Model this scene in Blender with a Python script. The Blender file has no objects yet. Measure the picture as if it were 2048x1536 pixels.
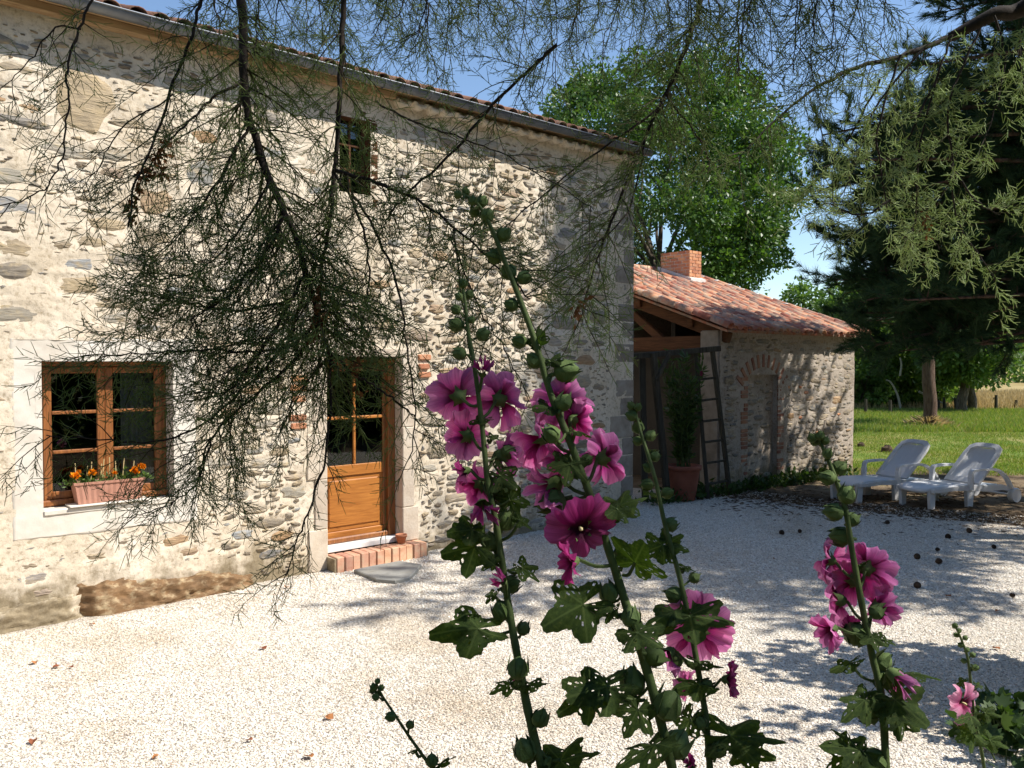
import bpy, math, random
import numpy as np
from mathutils import Vector, Matrix, Quaternion
random.seed(7); RNG = np.random.default_rng(11)
R = math.radians; PI = math.pi
SC = bpy.context.scene; COL = SC.collection

# ------------------------------------------------------------------ camera, sky, sun, exposure
# World frame: the house front lies along +X in the plane y = 0, ground z = 0, house behind (+Y).
TH = R(48.6); CAM = Vector((-4.46, -8.12, 2.28)); TILT = R(1.5); FPX = 1655.0
FWD = Vector((math.cos(TH), math.sin(TH), 0)); RIGHT = Vector((math.sin(TH), -math.cos(TH), 0)); UP = Vector((0, 0, 1))
cd = bpy.data.cameras.new('camera'); cam = bpy.data.objects.new('camera', cd); COL.objects.link(cam)
cam.location = CAM; cam.rotation_euler = (PI/2 - TILT, 0, TH - PI/2)
cd.sensor_width = 36; cd.lens = 36*FPX/2048; cd.clip_start = .05; cd.clip_end = 3000
SC.camera = cam
SUN_EL, SUN_PHI = R(48), R(40)
TO_SUN = Vector((math.sin(SUN_PHI)*math.cos(SUN_EL), -math.cos(SUN_PHI)*math.cos(SUN_EL), math.sin(SUN_EL)))
w = bpy.data.worlds.new('World'); SC.world = w; w.use_nodes = True
nt = w.node_tree; bg = nt.nodes['Background']
sky = nt.nodes.new('ShaderNodeTexSky'); sky.sky_type = 'NISHITA'; sky.sun_disc = False
sky.sun_elevation = SUN_EL; sky.sun_rotation = math.atan2(TO_SUN.x, TO_SUN.y)
sky.air_density = 1.0; sky.dust_density = 0.05; sky.ozone_density = 2.6
nt.links.new(sky.outputs[0], bg.inputs[0]); bg.inputs[1].default_value = 0.125
sl = bpy.data.lights.new('sun', 'SUN'); sl.energy = 5.0; sl.angle = R(.53); sl.color = (1, .945, .86)
sun = bpy.data.objects.new('sun', sl); COL.objects.link(sun); sun.rotation_euler = TO_SUN.to_track_quat('Z', 'Y').to_euler()
sun.location = (0, -20, 30)
SC.view_settings.view_transform = 'Standard'; SC.view_settings.look = 'None'
SC.view_settings.exposure = 0.58; SC.view_settings.gamma = 1
SC.render.engine = 'CYCLES'
SC.cycles.max_bounces = 5; SC.cycles.diffuse_bounces = 3; SC.cycles.glossy_bounces = 2; SC.cycles.transparent_max_bounces = 6; SC.cycles.use_denoising = True

# ------------------------------------------------------------------ survey helpers
def C(r, d, z=0.0):                      # metres right of / ahead of the viewpoint -> world
    p = CAM + RIGHT*r + FWD*d
    return Vector((p.x, p.y, z))
_f = (FWD*math.cos(TILT) - UP*math.sin(TILT)); _u = (UP*math.cos(TILT) + FWD*math.sin(TILT))
def at(px, py, d):                       # sighted bearing (photo pixels) + distance -> world
    return CAM + d*(_f + RIGHT*((px-1024)/FPX) + _u*((768-py)/FPX))
def gnd(px, py, z=0.0):                  # sighted point on the ground
    v = _f + RIGHT*((px-1024)/FPX) + _u*((768-py)/FPX)
    return CAM + v*((z-CAM.z)/v.z)

# ------------------------------------------------------------------ material helpers
def _new(name):
    m = bpy.data.materials.new(name); m.use_nodes = True
    n = m.node_tree.nodes; n.clear()
    o = n.new('ShaderNodeOutputMaterial'); b = n.new('ShaderNodeBsdfPrincipled')
    m.node_tree.links.new(b.outputs[0], o.inputs[0])
    return m, m.node_tree, b, o
def ramp(t, stops):
    r = t.nodes.new('ShaderNodeValToRGB'); e = r.color_ramp.elements
    while len(e) < len(stops): e.new(.5)
    for i, (p, c) in enumerate(stops): e[i].position = p; e[i].color = (*c, 1)
    return r
def noise(t, vec, scale, detail=4, rough=.55, dist=0):
    n = t.nodes.new('ShaderNodeTexNoise'); n.inputs['Scale'].default_value = scale; n.inputs['Detail'].default_value = detail
    n.inputs['Roughness'].default_value = rough; n.inputs['Distortion'].default_value = dist
    if vec: t.links.new(vec, n.inputs['Vector'])
    return n
def coords(t, stretch=(1, 1, 1), kind='pos', rot=(0, 0, 0)):
    if kind == 'pos': s = t.nodes.new('ShaderNodeNewGeometry').outputs['Position']
    else: s = t.nodes.new('ShaderNodeTexCoord').outputs[kind]
    m = t.nodes.new('ShaderNodeMapping'); m.inputs['Scale'].default_value = stretch; m.inputs['Rotation'].default_value = rot
    t.links.new(s, m.inputs[0]); return m.outputs[0]
def mixc(t, fac, a, b, mode='MIX'):
    m = t.nodes.new('ShaderNodeMix'); m.data_type = 'RGBA'; m.blend_type = mode
    for sock, v in ((m.inputs[0], fac), (m.inputs[6], a), (m.inputs[7], b)):
        if isinstance(v, (int, float)): sock.default_value = v
        elif isinstance(v, tuple): sock.default_value = (*v, 1)
        else: t.links.new(v, sock)
    return m.outputs[2]
def bump(t, b, h, strength=.5, dist=.01, prev=None):
    n = t.nodes.new('ShaderNodeBump'); n.inputs['Strength'].default_value = strength; n.inputs['Distance'].default_value = dist
    t.links.new(h, n.inputs['Height'])
    if prev: t.links.new(prev, n.inputs['Normal'])
    t.links.new(n.outputs[0], b.inputs['Normal']); return n.outputs[0]
def simple(name, cols, scale=6, rough=.85, bstr=.3, bdist=.004, stretch=(1, 1, 1), kind='pos', vary=0, fine=60, metallic=0, spec=.3, island=False):
    """mottled surface: colours of `cols` blended by noise, optional per-object / per-island variation, fine bump"""
    m, t, b, o = _new(name)
    v = coords(t, stretch, kind)
    n = noise(t, v, scale, 6, .62)
    k = len(cols); r = ramp(t, [(.3 + .4*i/max(1, k-1), c) for i, c in enumerate(cols)] if k > 1 else [(0, cols[0]), (1, cols[0])])
    t.links.new(n.outputs[0], r.inputs[0]); c = r.outputs[0]
    if vary:
        if island: s = t.nodes.new('ShaderNodeNewGeometry').outputs['Random Per Island']
        else: s = t.nodes.new('ShaderNodeObjectInfo').outputs['Random']
        h = t.nodes.new('ShaderNodeHueSaturation')
        for sock, lo, hi in (('Value', 1-vary, 1+vary), ('Hue', .5-vary*.035, .5+vary*.035)):
            mr = t.nodes.new('ShaderNodeMapRange'); mr.inputs[3].default_value = lo; mr.inputs[4].default_value = hi
            t.links.new(s, mr.inputs[0]); t.links.new(mr.outputs[0], h.inputs[sock])
        t.links.new(c, h.inputs['Color']); c = h.outputs[0]
    t.links.new(c, b.inputs['Base Color']); b.inputs['Roughness'].default_value = rough
    b.inputs['Metallic'].default_value = metallic; b.inputs['Specular IOR Level'].default_value = spec
    if bstr:
        f = noise(t, v, fine, 5, .7); bump(t, b, f.outputs[0], bstr, bdist)
    return m
def stone_mat(name, cols, lam=26):
    """layered schist: each stone takes its own tone, laminations run along it"""
    m, t, b, o = _new(name)
    info = t.nodes.new('ShaderNodeObjectInfo')
    isl = t.nodes.new('ShaderNodeNewGeometry').outputs['Random Per Island']
    add = t.nodes.new('ShaderNodeMath'); t.links.new(info.outputs['Random'], add.inputs[0]); t.links.new(isl, add.inputs[1])
    fr = t.nodes.new('ShaderNodeMath'); fr.operation = 'FRACT'; t.links.new(add.outputs[0], fr.inputs[0])
    v = coords(t, (3, 3, lam))
    n = noise(t, v, 1.6, 6, .7, .8)
    n2 = noise(t, coords(t, (1, 1, 1.6)), 9, 5, .6)
    base = ramp(t, [(i/(len(cols)-1), c) for i, c in enumerate(cols)]); t.links.new(fr.outputs[0], base.inputs[0])
    lamr = ramp(t, [(.32, (.45, .45, .47)), (.55, (1, 1, 1)), (.72, (1.25, 1.2, 1.1))]); t.links.new(n.outputs[0], lamr.inputs[0])
    c = mixc(t, .75, base.outputs[0], lamr.outputs[0], 'MULTIPLY')
    rr = ramp(t, [(.5, (0, 0, 0)), (.72, (1, 1, 1))]); t.links.new(n2.outputs[0], rr.inputs[0])
    c = mixc(t, rr.outputs[0], c, (.46, .36, .22))
    t.links.new(c, b.inputs['Base Color']); b.inputs['Roughness'].default_value = .8; b.inputs['Specular IOR Level'].default_value = .25
    p = bump(t, b, n.outputs[0], .9, .012); bump(t, b, noise(t, coords(t), 70, 4, .7).outputs[0], .3, .003, p)
    return m
def leaf_mat(name, cols, trans=.4, rough=.5, spec=.35, tcol=None):
    m, t, b, o = _new(name)
    isl = t.nodes.new('ShaderNodeNewGeometry').outputs['Random Per Island']
    r = ramp(t, [(i/(len(cols)-1), c) for i, c in enumerate(cols)]); t.links.new(isl, r.inputs[0])
    t.links.new(r.outputs[0], b.inputs['Base Color']); b.inputs['Roughness'].default_value = rough; b.inputs['Specular IOR Level'].default_value = spec
    tr = t.nodes.new('ShaderNodeBsdfTranslucent')
    t.links.new(mixc(t, 1.0, r.outputs[0], tcol or (1.5, 1.6, .6), 'MULTIPLY'), tr.inputs[0])
    mx = t.nodes.new('ShaderNodeMixShader'); mx.inputs[0].default_value = trans
    t.links.new(b.outputs[0], mx.inputs[1]); t.links.new(tr.outputs[0], mx.inputs[2]); t.links.new(mx.outputs[0], o.inputs[0])
    return m
def wood_mat(name, dark, light, axis=2, rough=.4, spec=.5):
    m, t, b, o = _new(name)
    st = [22, 22, 22]; st[axis] = 1.6
    n = noise(t, coords(t, tuple(st)), 1.6, 6, .6, 1.2)
    r = ramp(t, [(.3, dark), (.7, light)]); t.links.new(n.outputs[0], r.inputs[0])
    n2 = noise(t, coords(t), 3, 3, .5); c = mixc(t, .25, r.outputs[0], n2.outputs[0], 'SOFT_LIGHT')
    t.links.new(c, b.inputs['Base Color']); b.inputs['Roughness'].default_value = rough; b.inputs['Specular IOR Level'].default_value = spec
    bump(t, b, n.outputs[0], .12, .002); return m
def glass_mat(name):
    m, t, b, o = _new(name)
    gl = t.nodes.new('ShaderNodeBsdfGlossy'); gl.inputs['Roughness'].default_value = .015
    tp = t.nodes.new('ShaderNodeBsdfTransparent'); tp.inputs[0].default_value = (.72, .76, .74, 1)
    fr = t.nodes.new('ShaderNodeFresnel'); fr.inputs[0].default_value = 1.5
    bump_n = t.nodes.new('ShaderNodeBump'); bump_n.inputs['Strength'].default_value = .06; bump_n.inputs['Distance'].default_value = .01
    t.links.new(noise(t, coords(t), 2.5, 2).outputs[0], bump_n.inputs['Height']); t.links.new(bump_n.outputs[0], gl.inputs['Normal'])
    mr = t.nodes.new('ShaderNodeMath'); mr.operation = 'MULTIPLY'; mr.inputs[1].default_value = 1.0; t.links.new(fr.outputs[0], mr.inputs[0])
    mx = t.nodes.new('ShaderNodeMixShader'); t.links.new(mr.outputs[0], mx.inputs[0])
    t.links.new(tp.outputs[0], mx.inputs[1]); t.links.new(gl.outputs[0], mx.inputs[2]); t.links.new(mx.outputs[0], o.inputs[0])
    return m

M = {}
def mortar_mat(name='lime_mortar', tones=((.56, .47, .35), (.68, .59, .465), (.74, .67, .56))):
    m, t, b, o = _new(name)
    v = coords(t)
    n1 = noise(t, v, 1.3, 6, .6); n2 = noise(t, v, 22, 6, .7); n3 = noise(t, v, 130, 4, .7)
    r = ramp(t, [(.3, tones[0]), (.5, tones[1]), (.7, tones[2])]); t.links.new(n1.outputs[0], r.inputs[0])
    g = ramp(t, [(.34, (.55, .5, .42)), (.5, (1, 1, 1)), (.75, (1.08, 1.07, 1.04))]); t.links.new(n2.outputs[0], g.inputs[0])
    c = mixc(t, .8, r.outputs[0], g.outputs[0], 'MULTIPLY')
    # damp, mossy foot of the wall: a ragged band of old staining
    sx = t.nodes.new('ShaderNodeSeparateXYZ'); t.links.new(v, sx.inputs[0])
    ns = noise(t, coords(t, (1.5, 1.5, 1)), 2.2, 5, .65)
    ma = t.nodes.new('ShaderNodeMath'); ma.operation = 'MULTIPLY_ADD'; ma.inputs[1].default_value = -1.3; ma.inputs[2].default_value = .60
    t.links.new(ns.outputs[0], ma.inputs[0])
    ad = t.nodes.new('ShaderNodeMath'); ad.operation = 'ADD'; t.links.new(ma.outputs[0], ad.inputs[0]); t.links.new(sx.outputs[2], ad.inputs[1])
    st = ramp(t, [(.05, (1, 1, 1)), (.32, (0, 0, 0))]); t.links.new(ad.outputs[0], st.inputs[0])
    c = mixc(t, st.outputs[0], c, mixc(t, n2.outputs[0], (.10, .07, .035), (.42, .35, .24)))
    t.links.new(c, b.inputs['Base Color']); b.inputs['Roughness'].default_value = .95; b.inputs['Specular IOR Level'].default_value = .1
    p = bump(t, b, n2.outputs[0], .5, .012); bump(t, b, n3.outputs[0], .5, .004, p)
    return m
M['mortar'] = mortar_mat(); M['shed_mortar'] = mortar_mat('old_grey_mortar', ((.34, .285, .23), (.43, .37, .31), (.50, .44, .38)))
M['schist'] = stone_mat('schist', [(.30, .30, .28), (.38, .30, .20), (.44, .40, .33), (.40, .25, .13), (.34, .35, .35), (.47, .37, .24), (.37, .34, .28), (.26, .21, .15)])
M['schist_flake'] = stone_mat('schist_flake', [(.20, .18, .15), (.34, .27, .19), (.28, .28, .27), (.40, .32, .22), (.16, .13, .10)])
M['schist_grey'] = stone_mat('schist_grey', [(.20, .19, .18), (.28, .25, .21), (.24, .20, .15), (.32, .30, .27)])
M['quoin'] = simple('quoin_stone', [(.20, .165, .13), (.29, .245, .20), (.36, .32, .27)], 5, .9, .6, .006, vary=.18)
M['brick'] = simple('clay_brick', [(.42, .17, .085), (.55, .25, .13), (.56, .34, .21)], 7, .9, .5, .004, vary=.22)
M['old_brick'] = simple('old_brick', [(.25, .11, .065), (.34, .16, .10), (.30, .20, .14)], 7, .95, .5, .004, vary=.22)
M['step_brick'] = simple('step_brick', [(.46, .22, .13), (.60, .33, .22), (.55, .42, .28)], 9, .9, .5, .004, vary=.25)
M['plaster'] = simple('window_plaster', [(.56, .50, .42), (.66, .61, .53), (.72, .67, .6)], 3.5, .9, .35, .004, fine=40)
M['jamb'] = simple('door_jamb_stone', [(.44, .36, .28), (.56, .47, .37), (.60, .53, .44)], 4, .92, .7, .008, fine=35, vary=.08)
M['rock'] = stone_mat('brown_rock', [(.20, .105, .045), (.24, .13, .06), (.20, .12, .06)], 9)
M['frame_wood'] = wood_mat('varnished_wood', (.15, .05, .015), (.34, .13, .035))
M['door_wood'] = wood_mat('honey_wood', (.29, .10, .018), (.49, .195, .04), axis=0)
M['beam_wood'] = wood_mat('old_beam', (.06, .026, .012), (.15, .065, .03), axis=1, rough=.8, spec=.2)
M['grey_wood'] = wood_mat('weathered_wood', (.035, .03, .022), (.085, .078, .06), rough=.9, spec=.15)
M['soffit'] = wood_mat('soffit_wood', (.26, .16, .08), (.50, .35, .20), axis=0, rough=.8, spec=.2)
M['glass'] = glass_mat('window_glass')
M['white_paint'] = simple('white_paint', [(.74, .73, .7), (.8, .8, .78)], 8, .5, .1)
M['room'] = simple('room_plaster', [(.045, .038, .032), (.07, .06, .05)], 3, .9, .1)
M['curtain'] = simple('curtain_cloth', [(.40, .38, .36), (.50, .47, .44)], 3, .9, .1, stretch=(20, 1, .3))
M['zinc'] = simple('zinc', [(.11, .12, .14), (.17, .185, .21), (.22, .235, .25)], 4, .5, .1, metallic=.55, spec=.5)
M['tile'] = simple('roof_tile_clay', [(.32, .10, .055), (.46, .18, .105), (.42, .28, .20), (.17, .13, .11)], 5, .9, .5, .004, vary=.38)
M['old_tile'] = simple('old_tile_clay', [(.14, .09, .07), (.26, .13, .08), (.20, .16, .12)], 8, .95, .5, .004, vary=.25)
M['lime'] = simple('lime_blob', [(.6, .57, .52), (.75, .73, .7)], 9, .95, .6, .008)
M['metal'] = simple('brushed_metal', [(.6, .6, .6), (.72, .72, .72)], 10, .3, .05, metallic=1)
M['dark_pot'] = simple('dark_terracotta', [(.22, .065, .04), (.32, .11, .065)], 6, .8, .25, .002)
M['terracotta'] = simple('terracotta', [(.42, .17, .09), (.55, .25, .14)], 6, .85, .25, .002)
M['planter'] = simple('planter_plastic', [(.40, .19, .13), (.50, .26, .19)], 5, .6, .15, .002)
M['slate'] = simple('slate_slab', [(.20, .20, .19), (.29, .29, .27), (.25, .24, .21)], 5, .85, .5, .006)
M['plastic'] = simple('white_plastic', [(.74, .75, .76), (.80, .80, .80)], 4, .38, .05, .001, spec=.5)
M['soil'] = simple('soil', [(.035, .022, .014), (.09, .06, .038), (.06, .045, .03)], 8, .97, 1, .02, fine=40)
M['bark'] = simple('grey_bark', [(.05, .04, .03), (.13, .105, .08), (.18, .15, .12)], 3, .95, 1, .03, stretch=(6, 6, 1.4), fine=14)
M['pine_bark'] = simple('pine_bark', [(.05, .03, .02), (.13, .08, .055), (.17, .12, .09)], 3, .95, 1, .03, stretch=(6, 6, 1.4), fine=14)
M['tam_bark'] = simple('tamarisk_bark', [(.014, .010, .008), (.034, .024, .017)], 30, .9, .6, .004, fine=90)
M['tam_twig'] = simple('tamarisk_twig', [(.035, .030, .016), (.06, .055, .026)], 30, .9, .3, .002, fine=90)
M['tam_lit'] = leaf_mat('tamarisk_lit_leaf', [(.26, .36, .12), (.35, .46, .19), (.42, .50, .28), (.32, .39, .14)], .35, .7, .15, (1.2, 1.2, .6))  # paler copy of the tamarisk leaf for the right-hand sprays, sunlight put into its colour
M['tam_leaf'] = leaf_mat('tamarisk_leaf', [(.11, .16, .04), (.15, .21, .065), (.19, .24, .095), (.13, .18, .05)], .35, .7, .15, (1.2, 1.3, .6))
M['litter'] = leaf_mat('needle_litter', [(.05, .032, .02), (.11, .07, .04), (.16, .11, .065)], .1, .9, .1, (1, 1, 1))
M['dry'] = leaf_mat('dry_catkin', [(.10, .045, .02), (.20, .10, .045), (.14, .07, .03)], .2, .9, .1, (1.2, 1, .7))
M['pine'] = leaf_mat('pine_needle', [(.022, .048, .020), (.035, .075, .030), (.05, .09, .03)], .15, .6, .2, (1.2, 1.4, .5))
M['oak'] = leaf_mat('oak_leaf', [(.042, .10, .02), (.068, .14, .028), (.10, .175, .038), (.055, .118, .026)], .32, .42, .45)
M['bush'] = leaf_mat('hedge_leaf', [(.055, .12, .026), (.10, .175, .04), (.14, .21, .06)], .35, .55, .3)
M['pale'] = leaf_mat('pale_leaf', [(.10, .15, .045), (.15, .20, .07), (.13, .17, .08)], .35, .6, .25)
M['fig'] = leaf_mat('broad_leaf', [(.03, .06, .015), (.045, .085, .02), (.06, .10, .03)], .3, .5, .3)
M['grass'] = leaf_mat('grass_blade', [(.10, .175, .028), (.15, .23, .04), (.21, .255, .065), (.34, .29, .12)], .35, .6, .2)
M['hay'] = leaf_mat('dry_grass', [(.34, .26, .12), (.46, .36, .18), (.40, .32, .17)], .3, .8, .1, (1.1, 1, .8))
M['holly_leaf'] = None
def holly_leaf():
    m, t, b, o = _new('hollyhock_leaf')
    v = coords(t, kind='Object')
    n = noise(t, v, 45, 5, .65); n2 = noise(t, v, 9, 3)
    r = ramp(t, [(.3, (.022, .042, .010)), (.55, (.040, .068, .015)), (.75, (.07, .10, .025))]); t.links.new(n2.outputs[0], r.inputs[0])
    c = mixc(t, .35, r.outputs[0], n.outputs[0], 'SOFT_LIGHT')
    uvn = t.nodes.new('ShaderNodeTexCoord').outputs['UV']; us = t.nodes.new('ShaderNodeSeparateXYZ'); t.links.new(uvn, us.inputs[0])
    pp1 = t.nodes.new('ShaderNodeMath'); pp1.operation = 'PINGPONG'; pp1.inputs[1].default_value = .5; t.links.new(us.outputs[0], pp1.inputs[0])
    pm1 = t.nodes.new('ShaderNodeMath'); pm1.operation = 'MULTIPLY'; t.links.new(pp1.outputs[0], pm1.inputs[0]); t.links.new(us.outputs[1], pm1.inputs[1])
    vn = ramp(t, [(.0, (1, 1, 1)), (.035, (0, 0, 0))]); t.links.new(pm1.outputs[0], vn.inputs[0]); c = mixc(t, vn.outputs[0], c, (.075, .11, .032))
    sp_ = ramp(t, [(.6, (0, 0, 0)), (.72, (1, 1, 1))]); t.links.new(noise(t, v, 6, 5, .7).outputs[0], sp_.inputs[0]); c = mixc(t, sp_.outputs[0], c, (.13, .11, .03))
    t.links.new(c, b.inputs['Base Color']); b.inputs['Roughness'].default_value = .75; b.inputs['Specular IOR Level'].default_value = .2
    bump(t, b, n.outputs[0], .7, .004)
    tr = t.nodes.new('ShaderNodeBsdfTranslucent'); t.links.new(mixc(t, 1.0, c, (1.5, 1.7, .5), 'MULTIPLY'), tr.inputs[0])
    mx = t.nodes.new('ShaderNodeMixShader'); mx.inputs[0].default_value = .35
    t.links.new(b.outputs[0], mx.inputs[1]); t.links.new(tr.outputs[0], mx.inputs[2]); t.links.new(mx.outputs[0], o.inputs[0])
    return m
M['holly_leaf'] = holly_leaf()
M['holly_stem'] = simple('hollyhock_stem', [(.035, .058, .013), (.06, .09, .022), (.08, .105, .035)], 40, .75, .5, .002, fine=220)
M['bud'] = simple('bud_green', [(.05, .085, .02), (.085, .13, .035), (.11, .15, .05)], 60, .8, .5, .002, fine=300)
def petal_mat(name, inner, mid, outer):
    m, t, b, o = _new(name)
    g = t.nodes.new('ShaderNodeTexCoord').outputs['UV']
    s = t.nodes.new('ShaderNodeSeparateXYZ'); t.links.new(g, s.inputs[0])
    r = ramp(t, [(.0, inner), (.30, inner), (.56, mid), (1, outer)]); t.links.new(s.outputs[1], r.inputs[0])
    mp = t.nodes.new('ShaderNodeMapping'); mp.inputs['Scale'].default_value = (26, 1.2, 1); t.links.new(g, mp.inputs[0])
    n = noise(t, mp.outputs[0], 1.3, 3, .6)
    vr = ramp(t, [(.35, (.62, .5, .62)), (.6, (1, 1, 1))]); t.links.new(n.outputs[0], vr.inputs[0])
    c = mixc(t, .6, r.outputs[0], vr.outputs[0], 'MULTIPLY')
    hs_ = t.nodes.new('ShaderNodeHueSaturation'); oi = t.nodes.new('ShaderNodeObjectInfo')
    for sock, lo, hi in (('Value', .72, 1.22), ('Hue', .487, .512), ('Saturation', .86, 1.05)):
        mr = t.nodes.new('ShaderNodeMapRange'); mr.inputs[3].default_value = lo; mr.inputs[4].default_value = hi; t.links.new(oi.outputs['Random'], mr.inputs[0]); t.links.new(mr.outputs[0], hs_.inputs[sock])
    t.links.new(c, hs_.inputs['Color']); c = hs_.outputs[0]
    t.links.new(c, b.inputs['Base Color']); b.inputs['Roughness'].default_value = .6; b.inputs['Specular IOR Level'].default_value = .2
    bump(t, b, n.outputs[0], .5, .003)
    tr = t.nodes.new('ShaderNodeBsdfTranslucent'); t.links.new(mixc(t, 1.0, c, (1.15, .95, 1.1), 'MULTIPLY'), tr.inputs[0])
    mx = t.nodes.new('ShaderNodeMixShader'); mx.inputs[0].default_value = .55
    t.links.new(b.outputs[0], mx.inputs[1]); t.links.new(tr.outputs[0], mx.inputs[2]); t.links.new(mx.outputs[0], o.inputs[0])
    return m
M['petal'] = petal_mat('petal_pink', (.16, .006, .055), (.58, .09, .35), (.82, .33, .60))
M['petal_pale'] = petal_mat('petal_pale', (.25, .01, .07), (.72, .22, .42), (.85, .48, .62))
M['petal_dark'] = petal_mat('petal_dark', (.09, .004, .035), (.36, .025, .17), (.52, .075, .30))
M['marigold'] = leaf_mat('marigold_petal', [(.75, .22, .005), (.85, .38, .01), (.70, .12, .005)], .25, .6, .2, (1.2, 1, .5))
M['dead'] = simple('dead_wood', [(.34, .31, .26), (.46, .43, .37)], 12, .9, .3)
M['cone'] = simple('pine_cone', [(.05, .03, .02), (.12, .075, .045)], 30, .9, .6, .006, fine=80)

# ------------------------------------------------------------------ mesh helpers
def mesh_np(name, V, F, mat, smooth=False, uv=None):
    """V (n,3) array, F list/array of equal-length or mixed faces"""
    me = bpy.data.meshes.new(name)
    V = np.asarray(V, dtype=np.float32)
    if isinstance(F, np.ndarray):
        k = F.shape[1]; n = F.shape[0]
        me.vertices.add(len(V)); me.vertices.foreach_set('co', V.ravel())
        me.loops.add(n*k); me.loops.foreach_set('vertex_index', F.astype(np.int32).ravel())
        me.polygons.add(n); me.polygons.foreach_set('loop_start', np.arange(0, n*k, k, dtype=np.int32))
        me.polygons.foreach_set('loop_total', np.full(n, k, dtype=np.int32))
        me.update(calc_edges=True); me.validate()
    else:
        me.from_pydata([tuple(map(float, v)) for v in V], [], F); me.update()
    if smooth: me.polygons.foreach_set('use_smooth', np.ones(len(me.polygons), dtype=bool))
    if mat: me.materials.append(M[mat] if isinstance(mat, str) else mat)
    return me
def link(name, me, parent=None, label=None, cat=None, group=None, kind=None):
    o = bpy.data.objects.new(name, me); COL.objects.link(o)
    if parent is not None:
        o.parent = parent
        o.matrix_parent_inverse = WORLD[parent.name].inverted()
    WORLD[o.name] = Matrix.Identity(4)
    for k, v in (('label', label), ('category', cat), ('group', group), ('kind', kind)):
        if v: o[k] = v
    return o
WORLD = {}
def thing(name, loc, label, cat, group=None):
    o = bpy.data.objects.new(name, None); COL.objects.link(o); o.location = loc; o.empty_display_size = .1
    o['label'] = label; o['category'] = cat
    if group: o['group'] = group
    WORLD[o.name] = Matrix.Translation(loc); return o
def put(o, mat4):                     # place a mesh object in world coordinates, remember its matrix for its children
    o.matrix_basis = mat4; WORLD[o.name] = mat4; return o
class MB:
    def __init__(s): s.v = []; s.f = []
    def add(s, V, F):
        b = len(s.v); s.v += [tuple(p) for p in V]; s.f += [tuple(b+i for i in f) for f in F]; return s
    def box(s, x0, x1, y0, y1, z0, z1, mtx=None, bev=0.0):
        if bev > 0:
            P = []
            for (zz, e) in ((z0, bev), (z0+bev, 0), (z1-bev, 0), (z1, bev)):
                for (sx, sy) in ((0, 0), (1, 0), (1, 1), (0, 1)):
                    xx = (x0, x1)[sx]; yy = (y0, y1)[sy]; dx = 1-2*sx; dy = 1-2*sy
                    a = (xx+dx*(e+bev), yy+dy*e, zz); c = (xx+dx*e, yy+dy*(e+bev), zz)
                    P += [c, a] if (sx, sy) in ((0, 0), (1, 1)) else [a, c]
            F = [tuple(range(7, -1, -1)), tuple(range(24, 32))]
            for k in range(3):
                for i in range(8): F.append((k*8+i, k*8+(i+1) % 8, k*8+8+(i+1) % 8, k*8+8+i))
        else:
            P = [(x, y, z) for z in (z0, z1) for (x, y) in ((x0, y0), (x1, y0), (x1, y1), (x0, y1))]
            F = [(3, 2, 1, 0), (4, 5, 6, 7), (0, 1, 5, 4), (1, 2, 6, 5), (2, 3, 7, 6), (3, 0, 4, 7)]
        if mtx is not None: P = [mtx @ Vector(p) for p in P]
        return s.add(P, F)
    def tube(s, pts, rad, n=6, cap=True, flat=None):
        pts = [Vector(p) for p in pts]; k = len(pts)
        if not hasattr(rad, '__len__'): rad = [rad]*k
        t0 = (pts[1]-pts[0]).normalized(); a = t0.orthogonal().normalized(); V = []
        for i, p in enumerate(pts):
            t = (pts[min(i+1, k-1)]-pts[max(i-1, 0)]).normalized()
            a = (a - t*a.dot(t)); a = a.normalized() if a.length > 1e-6 else t.orthogonal().normalized(); b = t.cross(a)
            for j in range(n):
                g = 2*PI*j/n; V.append(p + (a*math.cos(g)+b*math.sin(g))*rad[i])
        F = [(i*n+j, i*n+(j+1) % n, (i+1)*n+(j+1) % n, (i+1)*n+j) for i in range(k-1) for j in range(n)]
        if cap: F += [tuple(range(n-1, -1, -1)), tuple(range((k-1)*n, k*n))]
        return s.add(V, F)
    def lathe(s, prof, n=16, mtx=None, cap=True):
        V = [Vector((r*math.cos(2*PI*j/n), r*math.sin(2*PI*j/n), z)) for r, z in prof for j in range(n)]
        k = len(prof); F = [(i*n+j, i*n+(j+1) % n, (i+1)*n+(j+1) % n, (i+1)*n+j) for i in range(k-1) for j in range(n)]
        if cap: F += [tuple(range(n-1, -1, -1)), tuple(range((k-1)*n, k*n))]
        if mtx is not None: V = [mtx @ p for p in V]
        return s.add(V, F)
    def build(s, name, mat, parent=None, smooth=False, **kw):
        me = mesh_np(name, s.v, s.f, mat, smooth); return link(name, me, parent, **kw)
def lathe_along(p, axis):
    return Matrix.Translation(p) @ Vector(axis).to_track_quat('Z', 'Y').to_matrix().to_4x4()
def _hash(ix, iy, seed): 
    h = (ix.astype(np.int64)*374761393 + iy.astype(np.int64)*668265263 + seed*974711) & 0x7fffffff
    h = ((h ^ (h >> 13))*1274126177) & 0x7fffffff
    return ((h ^ (h >> 16)) & 0xffff)/65535.0
def vnoise(x, y, seed=0):
    ix = np.floor(x); iy = np.floor(y); fx = x-ix; fy = y-iy
    fx = fx*fx*(3-2*fx); fy = fy*fy*(3-2*fy)
    a = _hash(ix, iy, seed); b = _hash(ix+1, iy, seed); c = _hash(ix, iy+1, seed); d = _hash(ix+1, iy+1, seed)
    return (a*(1-fx)+b*fx)*(1-fy)+(c*(1-fx)+d*fx)*fy
def fbm(x, y, seed=0, octs=4):
    s = np.zeros_like(x); a = .5; t = 0
    for i in range(octs): s += a*vnoise(x, y, seed+i*17); t += a; x = x*2.03+5.1; y = y*2.03+1.7; a *= .5
    return s/t
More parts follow.
